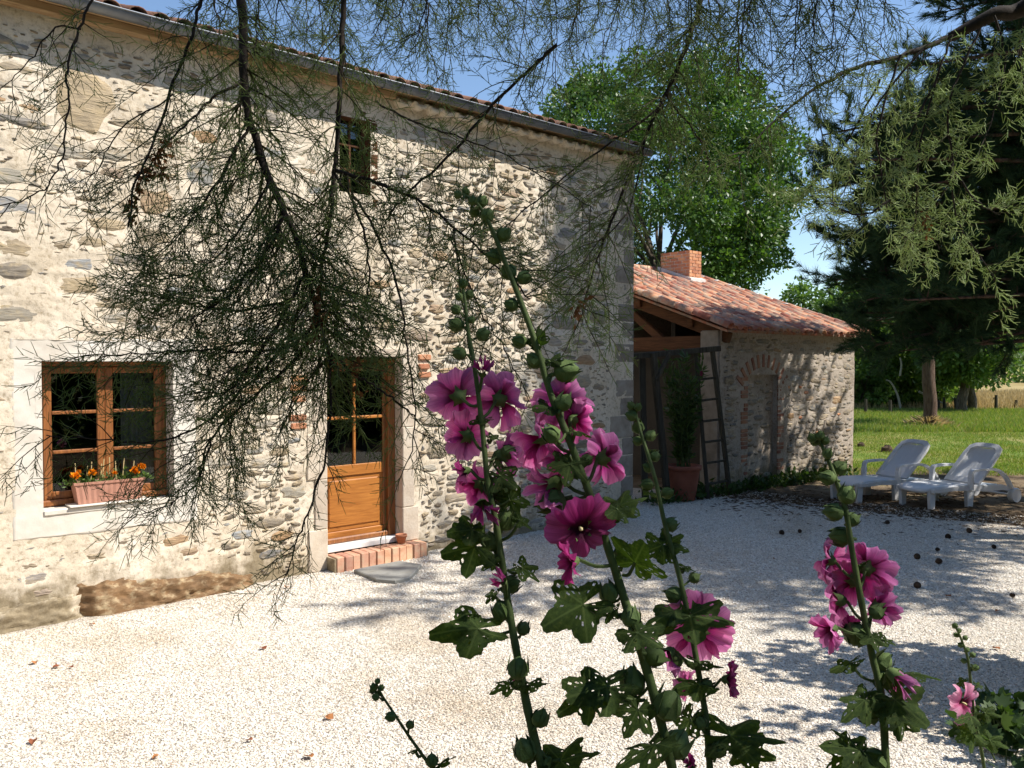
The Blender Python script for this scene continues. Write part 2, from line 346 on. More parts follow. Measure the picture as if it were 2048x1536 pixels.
def smooth_path(pts, n=6):
    P = [Vector(p) for p in pts]; out = []
    for i in range(len(P)-1):
        p0 = P[max(i-1, 0)]; p1 = P[i]; p2 = P[i+1]; p3 = P[min(i+2, len(P)-1)]
        for k in range(n):
            t = k/n
            out.append(.5*((2*p1)+(p2-p0)*t+(2*p0-5*p1+4*p2-p3)*t*t+(3*p1-p0-3*p2+p3)*t**3))
    out.append(P[-1]); return out
def rnd(a, b): return random.uniform(a, b)
ORD = 'first second third fourth fifth sixth seventh eighth ninth tenth eleventh twelfth thirteenth fourteenth fifteenth sixteenth'.split()
def nth(vals, v): return ORD[sorted(vals).index(v)]

# ================================================================== GROUND
def sheet(name, pts, z, mat, label, cat='ground', div=None):
    me = mesh_np(name, [(p[0], p[1], z) for p in pts], [tuple(range(len(pts)))], mat)
    return link(name, me, None, label, cat, kind='structure')
def ground_mats():
    m, t, b, o = _new('field_ground'); v = coords(t)
    n = noise(t, v, .12, 5); n2 = noise(t, v, 6, 5, .7)
    r = ramp(t, [(.35, (.30, .23, .10)), (.55, (.40, .31, .15)), (.7, (.26, .25, .09))]); t.links.new(n.outputs[0], r.inputs[0])
    t.links.new(mixc(t, .5, r.outputs[0], n2.outputs[0], 'SOFT_LIGHT'), b.inputs['Base Color']); b.inputs['Roughness'].default_value = 1
    b.inputs['Specular IOR Level'].default_value = .05; M['field'] = m
    m, t, b, o = _new('lawn_ground'); v = coords(t)
    n = noise(t, v, .5, 6, .7); n2 = noise(t, v, 14, 5, .75)
    r = ramp(t, [(.3, (.085, .145, .028)), (.46, (.145, .205, .04)), (.56, (.24, .235, .075)), (.66, (.34, .27, .125))]); t.links.new(n.outputs[0], r.inputs[0])
    t.links.new(mixc(t, .7, r.outputs[0], n2.outputs[0], 'SOFT_LIGHT'), b.inputs['Base Color']); b.inputs['Roughness'].default_value = .95
    b.inputs['Specular IOR Level'].default_value = .1; bump(t, b, n2.outputs[0], .8, .04); M['lawn'] = m
    m, t, b, o = _new('earth_ground'); v = coords(t)
    n = noise(t, v, 1.1, 6, .65); n2 = noise(t, v, 26, 5, .75)
    r = ramp(t, [(.3, (.07, .05, .032)), (.48, (.15, .11, .07)), (.6, (.24, .18, .115)), (.72, (.09, .115, .035))]); t.links.new(n.outputs[0], r.inputs[0])
    t.links.new(mixc(t, .6, r.outputs[0], n2.outputs[0], 'SOFT_LIGHT'), b.inputs['Base Color']); b.inputs['Roughness'].default_value = 1
    b.inputs['Specular IOR Level'].default_value = .05; bump(t, b, n2.outputs[0], .8, .03); M['earth'] = m
    m, t, b, o = _new('gravel_bed'); v = coords(t)
    vo = t.nodes.new('ShaderNodeTexVoronoi'); vo.inputs['Scale'].default_value = 68; t.links.new(v, vo.inputs['Vector'])
    sx = t.nodes.new('ShaderNodeSeparateColor'); t.links.new(vo.outputs['Color'], sx.inputs[0])
    r = ramp(t, [(0, (.34, .32, .31)), (.16, (.58, .52, .45)), (.45, (.70, .65, .58)), (.8, (.62, .56, .46)), (1, (.78, .75, .71))]); t.links.new(sx.outputs[0], r.inputs[0])
    gap = ramp(t, [(.45, (1, 1, 1)), (.8, (.35, .31, .27))]); t.links.new(vo.outputs['Distance'], gap.inputs[0])
    n = noise(t, v, .55, 5, .65); nr = ramp(t, [(.32, (.80, .73, .63)), (.5, (1, .985, .95))]); t.links.new(n.outputs[0], nr.inputs[0])
    c = mixc(t, .8, mixc(t, .8, r.outputs[0], gap.outputs[0], 'MULTIPLY'), nr.outputs[0], 'MULTIPLY')
    t.links.new(c, b.inputs['Base Color']); b.inputs['Roughness'].default_value = .85; b.inputs['Specular IOR Level'].default_value = .2
    inv = t.nodes.new('ShaderNodeMath'); inv.operation = 'SUBTRACT'; inv.inputs[0].default_value = 1; t.links.new(vo.outputs['Distance'], inv.inputs[1])
    bump(t, b, inv.outputs[0], .9, .012); M['gravel'] = m
    m, t, b, o = _new('pebble'); info = t.nodes.new('ShaderNodeObjectInfo')
    r = ramp(t, [(0, (.36, .35, .34)), (.05, (.55, .51, .45)), (.18, (.68, .63, .56)), (.5, (.75, .715, .65)), (.72, (.66, .59, .50)), (.86, (.78, .76, .72)), (.97, (.82, .81, .79)), (1, (.52, .36, .27))])
    t.links.new(info.outputs['Random'], r.inputs[0])
    pn = noise(t, coords(t), .55, 5, .65); pr_ = ramp(t, [(.32, (.80, .73, .63)), (.5, (1, .985, .95))]); t.links.new(pn.outputs[0], pr_.inputs[0])
    t.links.new(mixc(t, 1.0, r.outputs[0], pr_.outputs[0], 'MULTIPLY'), b.inputs['Base Color'])
    b.inputs['Roughness'].default_value = .7; b.inputs['Specular IOR Level'].default_value = .25; M['pebble'] = m
ground_mats()
big = [(math.cos(2*PI*k/48)*900, math.sin(2*PI*k/48)*900) for k in range(48)]
sheet('field', big, -.012, 'field', 'wide dry tan field running to the horizon beyond the fence', 'field')
lawn_pts = [C(*p) for p in ((-60, -40), (60, -40), (70, 12), (44, 40.5), (24, 40.5), (8, 42), (-60, 46))]
sheet('lawn', lawn_pts, -.008, 'lawn', 'bright green mown lawn beyond the loungers', 'lawn')
def wobble(pts, n=6, amp=.25):
    out = []
    for i in range(len(pts)):
        a = Vector(pts[i]); b = Vector(pts[(i+1) % len(pts)])
        for k in range(n): out.append(a.lerp(b, k/n) + Vector((rnd(-amp, amp), rnd(-amp, amp), 0)))
    return out
earth_pts = wobble([C(*p) for p in ((-13, -3), (5, -4), (12, 2), (13.5, 9), (12.5, 15), (9.5, 17.4), (6.6, 18.6), (3, 19.5), (-14, 14))], 7, .3)
sheet('earth', earth_pts, -.004, 'earth', 'bare brown earth and dry litter round the gravel yard', 'earth')
gravel_pts = wobble([C(*p) for p in ((-13, 1.8), (4.8, 1.8), (9, 5), (10.6, 9), (9.8, 10.6), (7.4, 11.2), (5.2, 12.6), (3.2, 14.6), (-2, 17), (-13, 10))], 8, .16)
sheet('gravel_yard', gravel_pts, 0, 'gravel', 'pale cream gravel yard in front of the stone house', 'gravel')

def scatter(name, pts4, density, seed, rad, label):
    """loose pebbles on the yard, instanced on a patch by geometry nodes"""
    me = mesh_np(name, [(p[0], p[1], .001) for p in pts4], [tuple(range(len(pts4)))], 'pebble')
    o = link(name, me, None, label, 'gravel', kind='stuff')
    g = bpy.data.node_groups.new(name, 'GeometryNodeTree')
    g.interface.new_socket('Geometry', in_out='INPUT', socket_type='NodeSocketGeometry'); g.interface.new_socket('Geometry', in_out='OUTPUT', socket_type='NodeSocketGeometry')
    N = g.nodes; L = g.links; gi = N.new('NodeGroupInput'); go = N.new('NodeGroupOutput')
    dp = N.new('GeometryNodeDistributePointsOnFaces'); dp.inputs['Density'].default_value = density; dp.inputs['Seed'].default_value = seed
    ico = N.new('GeometryNodeMeshIcoSphere'); ico.inputs['Radius'].default_value = rad; ico.inputs['Subdivisions'].default_value = 1
    sp = N.new('GeometryNodeSetPosition'); nz = N.new('FunctionNodeRandomValue'); nz.data_type = 'FLOAT_VECTOR'
    nz.inputs[0].default_value = (-rad*.3,)*3; nz.inputs[1].default_value = (rad*.3,)*3
    L.new(ico.outputs[0], sp.inputs['Geometry']); L.new(nz.outputs[0], sp.inputs['Offset'])
    sm = N.new('GeometryNodeSetMaterial'); sm.inputs['Material'].default_value = M['pebble']; L.new(sp.outputs[0], sm.inputs[0])
    ip = N.new('GeometryNodeInstanceOnPoints'); L.new(dp.outputs[0], ip.inputs['Points']); L.new(sm.outputs[0], ip.inputs['Instance'])
    rr = N.new('FunctionNodeRandomValue'); rr.data_type = 'FLOAT_VECTOR'; rr.inputs[0].default_value = (-.5, -.5, 0); rr.inputs[1].default_value = (.5, .5, 6.28)
    rs = N.new('FunctionNodeRandomValue'); rs.data_type = 'FLOAT_VECTOR'; rs.inputs[0].default_value = (.4, .4, .3); rs.inputs[1].default_value = (1.75, 1.25, .8); rs.inputs['Seed'].default_value = 5
    L.new(rr.outputs[0], ip.inputs['Rotation']); L.new(rs.outputs[0], ip.inputs['Scale']); L.new(ip.outputs[0], go.inputs[0]); L.new(gi.outputs[0], dp.inputs['Mesh'])
    md = o.modifiers.new('pebbles', 'NODES'); md.node_group = g; return o
scatter('gravel', [C(8.8, 9.8), C(10.6, 9.6), C(10.6, 11.6), C(7.6, 12.2), C(5.4, 13.6), C(3.6, 15.2), C(3.2, 14.5), C(5.1, 12.5)], 520, 3, .0105, 'stray pale pebbles on the earth beyond the edge of the yard')
def wall_d(r):      # distance of the house wall along the ray frame at lateral r
    return 9.05 + (r+2.02)*(.6613/.7501)
scatter('gravel', [C(-5.2, 3.9), C(5.2, 3.9), C(6.2, 7.5), C(-3.42, 7.5), C(-5.2, 6.1)], 4300, 1, .0082, 'loose pale pebbles strewn over the near part of the yard')
scatter('gravel', [C(-3.42, 7.5), C(6.2, 7.5), C(7.0, 10.2), C(8.8, 10.3), C(5.1, 12.7), C(3.2, 14.5), C(1.9, 13.2)], 1900, 2, .0105, 'loose pale pebbles strewn over the far part of the yard')

# ================================================================== STONE HOUSE
WX0, WX1, WTOP = -9.0, 5.12, 5.36
house = thing('stone_house', (0, 0, 0), 'old rubble-stone farmhouse with a half-glazed wooden door and a plaster-framed window', 'house')
WIN = (-2.77, -1.65, .985, 2.29); SUR = (-3.02, -1.415, .72, 2.515)
DOOR = (0.0, .98, 0.0, 2.32); UW = (.16, .56, 4.16, 4.99)
def openings_mask(xc, zc, rects):
    m = np.zeros(xc.shape, bool)
    for (a, b, c, d) in rects: m |= (xc > a) & (xc < b) & (zc > c) & (zc < d)
    return m
def mortar_sheet(name, x0, x1, z0, z1, step, rects, parent, y0=0.0, seed=3, amp=.017, out=-1, mat='mortar', ragged=0, stones=()):
    """uneven pointed mortar face: a fine sheet with real relief, openings left free"""
    xs = np.arange(x0, x1+1e-6, step); zs = np.arange(z0, z1+1e-6, step)
    ex = [v for r in rects for v in r[:2] if x0 < v < x1]; ez = [v for r in rects for v in r[2:] if z0 < v < z1]
    def merge(a, e, lo, hi):
        for v in e: a = a[np.abs(a-v) > step*.45]
        return np.unique(np.concatenate([a, np.array(e+[lo, hi])]))
    xs = merge(xs, ex, x0, x1); zs = merge(zs, ez, z0, z1)
    X, Z = np.meshgrid(xs, zs); nx, nz = len(xs), len(zs)
    h = (fbm(X*2.2, Z*4.2, seed, 5)-.5)*amp*.8 + (fbm(X*15, Z*26, seed+7, 3)-.5)*amp*.8 + (vnoise(X*.5, Z*.5, seed+3)-.5)*.03
    Y = y0 + out*(h + .004)
    for q, (sx, sz_, sa, sh) in enumerate(stones):       # pockets: the mortar stands back round most stones
        if q % 5 == 4: continue
        i0, i1 = np.searchsorted(xs, [sx-sa*1.3, sx+sa*1.3]); j0, j1 = np.searchsorted(zs, [sz_-sh*1.5, sz_+sh*1.5])
        if i1 <= i0 or j1 <= j0: continue
        e = np.abs((X[j0:j1, i0:i1]-sx)/sa)**2.6 + np.abs((Z[j0:j1, i0:i1]-sz_)/sh)**2.6
        Y[j0:j1, i0:i1] += .008*np.clip((1.9-e)/.9, 0, 1)*(.35+.65*vnoise(X[j0:j1, i0:i1]*3+q, Z[j0:j1, i0:i1]*3, seed+9) > .45)
    if ragged:      # trowelled edge: wavering outline, feathered back into the wall
        wob = lambda p, sd: (fbm(p*5, p*0+sd, seed+sd, 3)-.5)*4*ragged
        ed = np.minimum(np.minimum(X-x0, x1-X), np.minimum(Z-z0, z1-Z))
        Y = Y + np.where(ed < .012, .03, 0)
        X = X + np.where((X-x0 < .03), wob(Z, 3), 0) + np.where((x1-X < .03), wob(Z, 4), 0); Z = Z + np.where(Z-z0 < .03, wob(X, 5), 0) + np.where(z1-Z < .03, wob(X, 6), 0)
    V = np.stack([X, Y, Z], -1).reshape(-1, 3)
    i, j = np.meshgrid(np.arange(nx-1), np.arange(nz-1)); q = (j*nx+i).ravel()
    F = np.stack([q, q+1, q+nx+1, q+nx], 1)
    xc = ((X[:-1, :-1]+X[1:, 1:])/2).ravel(); zc = ((Z[:-1, :-1]+Z[1:, 1:])/2).ravel()
    F = F[~openings_mask(xc, zc, rects)]
    return link(name, mesh_np(name, V, F, mat, True), parent)
RECTS = [(SUR[0]+.04, SUR[1]-.04, SUR[2]+.04, SUR[3]-.04), (0, .98, 0, 2.34), UW]
MB().box(WX0, -4.7, -.005, .3, -.02, WTOP).build('wall', 'mortar', house)
b = MB(); b.box(WX1-.3, WX1-.004, .02, 7, -.02, WTOP); b.box(WX0, WX0+.3, .3, 7, -.02, WTOP); b.box(WX0, WX1-.3, 6.7, 7, -.02, WTOP)
b.build('wall', 'mortar', house)
# inside: dark rooms behind the openings
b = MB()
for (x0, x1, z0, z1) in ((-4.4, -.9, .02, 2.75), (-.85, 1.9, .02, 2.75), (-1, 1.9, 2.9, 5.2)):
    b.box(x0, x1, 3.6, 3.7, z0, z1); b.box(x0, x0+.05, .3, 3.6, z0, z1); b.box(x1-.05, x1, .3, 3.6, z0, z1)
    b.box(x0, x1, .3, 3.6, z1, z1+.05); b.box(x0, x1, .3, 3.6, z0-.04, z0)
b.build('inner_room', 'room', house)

# ---- stones set in the mortar
def stone_variants(n, jag=.26):
    out = []
    for k in range(n):
        V = []; N = 12; jit = [rnd(1-jag, 1+jag*.6) for _ in range(N)]
        e = rnd(2.2, 4.0)
        for ring, (s, y) in enumerate(((1.0, .03), (.86, -.55), (.5, -.9))):
            for i in range(N):
                a = 2*PI*(i+.5)/N; c, sn = math.cos(a), math.sin(a)
                rr = (abs(c)**e+abs(sn)**e)**(-1/e)*jit[i]*s
                V.append((rr*c, y + rnd(-.22, .22)*(ring > 0), rr*sn))
        V.append((0, -1+rnd(-.2, .2), 0))
        F = []
        for ring in (0, 1):
            for i in range(N): F.append((ring*N+i, ring*N+(i+1) % N, ring*N+N+(i+1) % N, ring*N+N+i))
        for i in range(N): F.append((2*N+i, 2*N+(i+1) % N, 3*N))
        out.append((V, F))
    return out
SV = stone_variants(22)
SMESH = {}
def stone_mesh(k, mat):
    if (k, mat) not in SMESH: SMESH[(k, mat)] = mesh_np('stone', SV[k][0], SV[k][1], mat, False)
    return SMESH[(k, mat)]
def lay_stones(parent, x0, x1, z0, z1, avoid, y0, n_big, n_small, n_parts, mats, fixed=(), size=(.10, .30), flatness=(.22, .6)):
    """fill the wall with flat-bedded stones, biggest first, none overlapping; chips between them joined as one part"""
    placed = []; todo = []
    grid = {}
    def ok(x, z, a, h):
        if x-a < x0 or x+a > x1 or z-h < z0 or z+h > z1: return False
        for (ax0, ax1, az0, az1) in avoid:
            if x+a > ax0 and x-a < ax1 and z+h > az0 and z-h < az1: return False
        for i in range(int((x-.5)//.5), int((x+.5)//.5)+1):
            for j in range(int((z-.5)//.5), int((z+.5)//.5)+1):
                for (px, pz, pa, ph) in grid.get((i, j), ()):
                    if abs(px-x) < (pa+a)*.93 and abs(pz-z) < (ph+h)*.98: return False
        return True
    def add(x, z, a, h, mat, rot=0):
        if mat == 'brick': a, h, rot = min(a, rnd(.07, .11)), rnd(.026, .034), rot*.4
        placed.append((x, z, a, h, mat, rot)); grid.setdefault((int(x//.5), int(z//.5)), []).append((x, z, a, h))
    for s_ in fixed: add(*s_)
    tries = 0; n = 0
    while n < n_big and tries < n_big*60:
        tries += 1; f = 1 - .75*(tries/(n_big*60))
        a = rnd(size[0], size[1])*(.55+.45*f)*random.choice((1, 1, .7)); h = min(a*rnd(*flatness), .15)
        x = rnd(x0, x1); z = rnd(z0, z1)
        if ok(x, z, a, h+.012): add(x, z, a, h, random.choices(mats[0], mats[1])[0], rnd(-.1, .1)); n += 1
    tries = 0; m = 0
    while m < n_small and tries < n_small*25:
        tries += 1; a = rnd(.018, .075); h = a*rnd(.14, .5); x = rnd(x0, x1); z = rnd(z0, z1)
        if ok(x, z, a, h): add(x, z, a, h, random.choices(mats[0], mats[1])[0], rnd(-.25, .25)); m += 1
    placed.sort(key=lambda s: -s[2]*s[3])
    for (x, z, a, h, mat, rot) in placed[:n_parts]:
        o = link('stone', stone_mesh(random.randrange(len(SV)), mat), parent)
        pr = rnd(.004, .012) + min(a, h)*.02
        put(o, Matrix.Translation((x, y0+.006, z)) @ Matrix.Rotation(rot, 4, 'Y') @ Matrix.Rotation(rnd(-.05, .05), 4, 'Z') @ Matrix.Diagonal((a*random.choice((1, -1)), pr+.010, h, 1)))
        # a mirrored stone keeps its face outward
    rest = placed[n_parts:]; big_ones = [p[:4] for p in placed[:n_parts]]
    if rest:
        b = MB()
        for (x, z, a, h, mat, rot) in rest:
            V, F = SV[random.randrange(len(SV))]; pr = rnd(.008, .018)
            mt = Matrix.Translation((x, y0+.006, z)) @ Matrix.Rotation(rot, 4, 'Y')
            b.add([mt @ Vector((p[0]*a, p[1]*(pr+.008), p[2]*h)) for p in V], F)
        b.build('stone_chips', 'schist_flake', parent, kind='stuff')
    return big_ones
ROCK = (-2.62, -.82, -.05, .3)
QU = (4.62, WX1, 0, WTOP)
avoid = [(SUR[0]-.01, SUR[1]+.02, SUR[2]-.01, SUR[3]+.01), (-.25, 1.22, 0, 2.48), (UW[0]-.14, UW[1]+.14, UW[2]-.16, UW[3]+.12), ROCK, QU, (-.45, -.24, 1.55, 2.15), (1.22, 1.42, 1.95, 2.4)]
fixed = [(-2.42, 4.62, .25, .30, 'schist', .3), (-1.75, 3.78, .2, .15, 'schist', 0), (-2.9, 3.6, .26, .1, 'schist', 0), (-1.35, 4.1, .15, .16, 'schist', 0), (-2.6, 4.15, .3, .06, 'schist', .1)]
hs = lay_stones(house, -3.7, QU[0]-.02, .05, WTOP-.22, avoid, 0, 520, 2000, 300, (['schist', 'schist_grey', 'brick'], [1, .18, .045]), fixed, (.09, .27), (.2, .52))
mortar_sheet('wall', -4.7, WX1, -.02, WTOP, .02, RECTS, house, stones=hs)
# corner stones
z = .0; k = 0
while z < WTOP-.1:
    hgt = rnd(.24, .38); hgt = min(hgt, WTOP-z); wd = (.44, .26)[k % 2]+rnd(-.10, .08)
    MB().box(WX1-wd, WX1+.012, -.006+rnd(-.007, .005), .30+rnd(-.03, .06), z+.004, z+hgt-.004, bev=.012).build('corner_stone', 'quoin', house)
    z += hgt; k += 1
# ---- plaster window surround
sur = mortar_sheet('window_surround', SUR[0], SUR[1], SUR[2], SUR[3], .02, [WIN], house, -.020, 41, .010, mat='plaster', ragged=.012)
b = MB(); e = .0; b.box(WIN[0]-.05, WIN[0], -.014, .26, WIN[2]-.05, WIN[3]+.05); b.box(WIN[1], WIN[1]+.05, -.014, .26, WIN[2]-.05, WIN[3]+.05); b.box(WIN[0], WIN[1], -.014, .26, WIN[3], WIN[3]+.05)
b.build('window_reveal', 'plaster', house); MB().box(WIN[0], WIN[1], -.03, .30, WIN[2]-.05, WIN[2]-.002, bev=.008).build('window_sill', 'plaster', house)
def bar(name, mat, parent, x0, x1, y0, y1, z0, z1, bev=.006, **k):
    return MB().box(x0, x1, y0, y1, z0, z1, bev=bev).build(name, mat, parent, **k)
# ---- ground-floor window: two casements of three panes
fw = bar('window', 'frame_wood', house, WIN[0], WIN[1], .185, .245, WIN[2], WIN[2]+.055)
x0, x1, z0, z1 = WIN
bar('window_frame', 'frame_wood', fw, x0, x1, .185, .245, z1-.05, z1)
bar('window_frame', 'frame_wood', fw, x0, x0+.045, .186, .244, z0+.055, z1-.05); bar('window_frame', 'frame_wood', fw, x1-.045, x1, .186, .244, z0+.055, z1-.05)
xm = (x0+x1)/2
for (a, c) in ((x0+.045, xm), (xm, x1-.045)):
    st = .07
    bar('sash', 'frame_wood', fw, a, a+st, .17, .215, z0+.06, z1-.055); bar('sash', 'frame_wood', fw, c-st, c, .17, .215, z0+.06, z1-.055)
    bar('sash', 'frame_wood', fw, a+st, c-st, .171, .214, z0+.06, z0+.13); bar('sash', 'frame_wood', fw, a+st, c-st, .171, .214, z1-.11, z1-.055)
    ph = (z1-.11-(z0+.13))/3
    for k in range(3):
        if k: bar('glazing_bar', 'frame_wood', fw, a+st, c-st, .166, .21, z0+.13+k*ph-.016, z0+.13+k*ph+.016)
        MB().box(a+st-.005, c-st+.005, .190, .194, z0+.13+k*ph+(.012 if k else 0), z0+.13+(k+1)*ph-(.012 if k < 2 else 0)).build('pane', 'glass', fw)
bar('drip_rail', 'frame_wood', fw, x0+.002, x1-.002, .13, .184, z0+.004, z0+.06, .012)
# curtain hanging in the room, right half
b = MB(); n = 40; V = []
for i in range(n+1):
    xx = -2.02+.36*i/n; yy = .36+.025*math.sin(i*1.15)+.01*math.sin(i*.37)
    V += [(xx, yy, 1.02), (xx, yy, 2.26)]
b.add(V, [(2*i, 2*i+2, 2*i+3, 2*i+1) for i in range(n)])
b.build('curtain', 'curtain', None, True, label='pale pleated curtain hanging inside the ground-floor window', cat='curtain')
# ---- upper window
x0, x1, z0, z1 = UW
fw = bar('window', 'beam_wood', house, x0-.1, x1+.1, -.012, .25, z0-.13, z0)
bar('window_frame', 'beam_wood', fw, x0-.10, x0, -.012, .25, z0, z1); bar('window_frame', 'beam_wood', fw, x1, x1+.10, -.012, .25, z0, z1)
bar('window_frame', 'beam_wood', fw, x0-.11, x1+.11, -.013, .25, z1, z1+.12)
bar('sash', 'beam_wood', fw, x0, x0+.045, .1, .14, z0, z1); bar('sash', 'beam_wood', fw, x1-.045, x1, .1, .14, z0, z1)
bar('glazing_bar', 'beam_wood', fw, (x0+x1)/2-.014, (x0+x1)/2+.014, .1, .138, z0, z1)
for k in range(3):
    zz = z0+(z1-z0)*k/3
    if k: bar('glazing_bar', 'beam_wood', fw, x0+.045, x1-.045, .099, .137, zz-.014, zz+.014)
    for (a, c) in ((x0+.045, (x0+x1)/2-.014), ((x0+x1)/2+.014, x1-.045)):
        MB().box(a, c, .118, .122, zz+(.012 if k else 0), zz+(z1-z0)/3-.012).build('pane', 'glass', fw)
# ---- door
dx0, dx1, dz0, dz1 = 0.0, .98, .235, 2.30; Y = .20
dr = bar('door', 'door_wood', house, dx0+.075, dx1-.095, Y+.012, Y+.05, .36, .985)      # bottom panel board
for (a, c, nm) in ((dx0, dx0+.022, 'door_frame'), (dx1-.095, dx1, 'door_frame')): bar(nm, 'frame_wood', dr, a, c, Y-.055, Y+.09, .2, dz1+.02)
bar('door_frame', 'frame_wood', dr, dx0+.022, dx1-.095, Y-.054, Y+.09, dz1-.06, dz1+.02)
L0, L1 = dx0+.022, dx1-.095
bar('stile', 'door_wood', dr, L0, L0+.055, Y-.006, Y+.055, .26, dz1-.06); bar('stile', 'frame_wood', dr, L1-.045, L1, Y-.006, Y+.055, .26, dz1-.06)
bar('rail', 'door_wood', dr, L0+.055, L1-.045, Y-.007, Y+.054, .26, .36); bar('rail', 'door_wood', dr, L0+.055, L1-.045, Y-.007, Y+.054, .985, 1.11)
bar('rail', 'frame_wood', dr, L0+.055, L1-.045, Y-.007, Y+.054, 2.18, dz1-.06)
MB().box(L0+.10, L1-.09, Y-.004, Y+.02, .41, .94, bev=.012).build('raised_panel', 'door_wood', dr)
bar('drip_rail', 'frame_wood', dr, L0, L1, Y-.06, Y-.008, .235, .30, .015)
gx = (L0+.055+L1-.045)/2
bar('glazing_bar', 'door_wood', dr, gx-.016, gx+.016, Y-.008, Y+.03, 1.11, 2.18); bar('glazing_bar', 'door_wood', dr, L0+.055, L1-.045, Y-.011, Y+.033, 1.63, 1.665)
for (a, c) in ((L0+.055, gx-.016), (gx+.016, L1-.045)):
    for (p, q) in ((1.11, 1.63), (1.665, 2.18)): MB().box(a, c, Y+.012, Y+.016, p, q).build('pane', 'glass', dr)
hb = MB(); hb.tube([(L0+.028, Y-.006, 1.33), (L0+.028, Y-.055, 1.33), (L0-.005, Y-.062, 1.332), (L0-.085, Y-.062, 1.334)], [.009, .009, .009, .008], 8); hb.box(L0+.01, L0+.046, Y-.012, Y-.005, 1.24, 1.42)
hb.build('door_handle', 'metal', dr, True)
bar('threshold', 'white_paint', house, .003, .977, .03, .30, .172, .234, .006)
# stones framing the door
for side in (0, 1):
    z = .17 if side else .0; k = 0
    while z < 2.31:
        hgt = min(rnd(.36, .56), 2.34-z) if 2.34-z > .6 else 2.34-z
        wd = (.24, .17)[k % 2]+rnd(-.02, .02)
        xx = (-wd, -.002) if side == 0 else (dx1+.002, dx1+wd)
        MB().box(xx[0], xx[1], -.009-rnd(0, .006), .29, z+.002, z+hgt-.002, bev=.008).build('jamb_stone', 'jamb', house)
        z += hgt; k += 1
MB().box(-.22, 1.2, -.008, .29, 2.342, 2.44, bev=.008).build('door_lintel', 'jamb', house)
for (xx, zz, ln) in ((-.42, 2.08, .17), (-.43, 1.98, .19), (-.45, 1.66, .2), (-.43, 1.57, .18), (-.41, 1.86, .15), (1.21, 2.31, .18), (1.22, 2.2, .15), (1.22, 2.1, .17)):
    MB().box(xx, xx+ln, -.022, .05, zz, zz+.062, bev=.008).build('brick', 'brick', house)
# brick doorstep
for k in range(12):
    xx = .0+k*.1
    MB().box(xx+.004, xx+.094+rnd(-.003, .003), -.20+rnd(-.012, .008), .028, -.02, .165+rnd(-.006, .004), bev=.007).build('step_brick', 'step_brick', house)
MB().box(-.02, 1.215, -.185, .027, -.03, .150).build('step_mortar', 'mortar', house)
# big foundation rock at the foot of the wall + rendered plinth lump left of it
def lump(name, x0, x1, y0, z1f, mat, parent, seed, label=None):
    nx, ny = 90, 26; V = []; 
    xs = np.linspace(0, 1, nx); ts = np.linspace(0, 1, ny)
    for i, u in enumerate(xs):
        for j, t in enumerate(ts):
            top = z1f(u); ex = min(1, 9*u+.15, 9*(1-u)+.15)
            n = float(fbm(np.array([u*13.0+seed]), np.array([t*5.0]), seed, 4)[0]-.5); n2 = float(fbm(np.array([u*46.0]), np.array([t*20.0]), seed+3, 3)[0]-.5)
            if t < .6: k = t/.6; y = -abs(y0)*ex*(1-.22*k); zz = -.03+(top+.03)*k
            else: k = (t-.6)/.4; y = -abs(y0)*ex*.78*(1-k)+.02*k; zz = top+.035*k
            V.append((x0+(x1-x0)*u+n2*.02, y - n*.10 - n2*.035, zz + (n*.10+n2*.03)*min(1, t*2)))
    F = [(i*ny+j, (i+1)*ny+j, (i+1)*ny+j+1, i*ny+j+1) for i in range(nx-1) for j in range(ny-1)]
    return link(name, mesh_np(name, V, F, mat, True), parent)
lump('foundation_stone', -2.52, -.86, .15, lambda u: .25-.13*u-.08*max(0, u-.7)+.02*math.sin(11*u), 'rock', house, 2)
lump('wall_plinth', -4.4, -2.45, .13, lambda u: .22-.04*u, 'mortar', house, 5)

# ---- roof, eave, gutter
OV = -.21; ET = 5.40
def slope_z(y): return ET+.02+(y-OV)*.32
rf = MB(); V = [(WX0-.2, OV, slope_z(OV)-.06), (WX1+.06, OV, slope_z(OV)-.06), (WX1+.06, 3.5, slope_z(3.5)-.06), (WX0-.2, 3.5, slope_z(3.5)-.06)]
rf.add(V+[(p[0], p[1], p[2]+.05) for p in V], [(3, 2, 1, 0), (4, 5, 6, 7), (0, 1, 5, 4), (1, 2, 6, 5), (2, 3, 7, 6), (3, 0, 4, 7)])
V = [(WX0-.2, 3.5, slope_z(3.5)-.06), (WX1+.06, 3.5, slope_z(3.5)-.06), (WX1+.06, 7.2, slope_z(3.5)-.06-3.7*.32), (WX0-.2, 7.2, slope_z(3.5)-.06-3.7*.32)]
rf.add(V+[(p[0], p[1], p[2]+.05) for p in V], [(3, 2, 1, 0), (4, 5, 6, 7), (0, 1, 5, 4), (1, 2, 6, 5), (2, 3, 7, 6), (3, 0, 4, 7)])
roof = rf.build('roof', 'old_tile', house)
for xg in (WX1-.02, WX0+.02):      # gable triangles under the roof
    MB().add([(xg-.28*(1 if xg > 0 else -1), y, z) for y, z in ((.0, WTOP), (7, WTOP), (3.5, slope_z(3.5)-.07))] + [(xg, y, z) for y, z in ((.0, WTOP), (7, WTOP), (3.5, slope_z(3.5)-.07))],
             [(0, 1, 2), (3, 5, 4), (0, 3, 4, 1), (1, 4, 5, 2), (2, 5, 3, 0)]).build('gable', 'mortar', house)
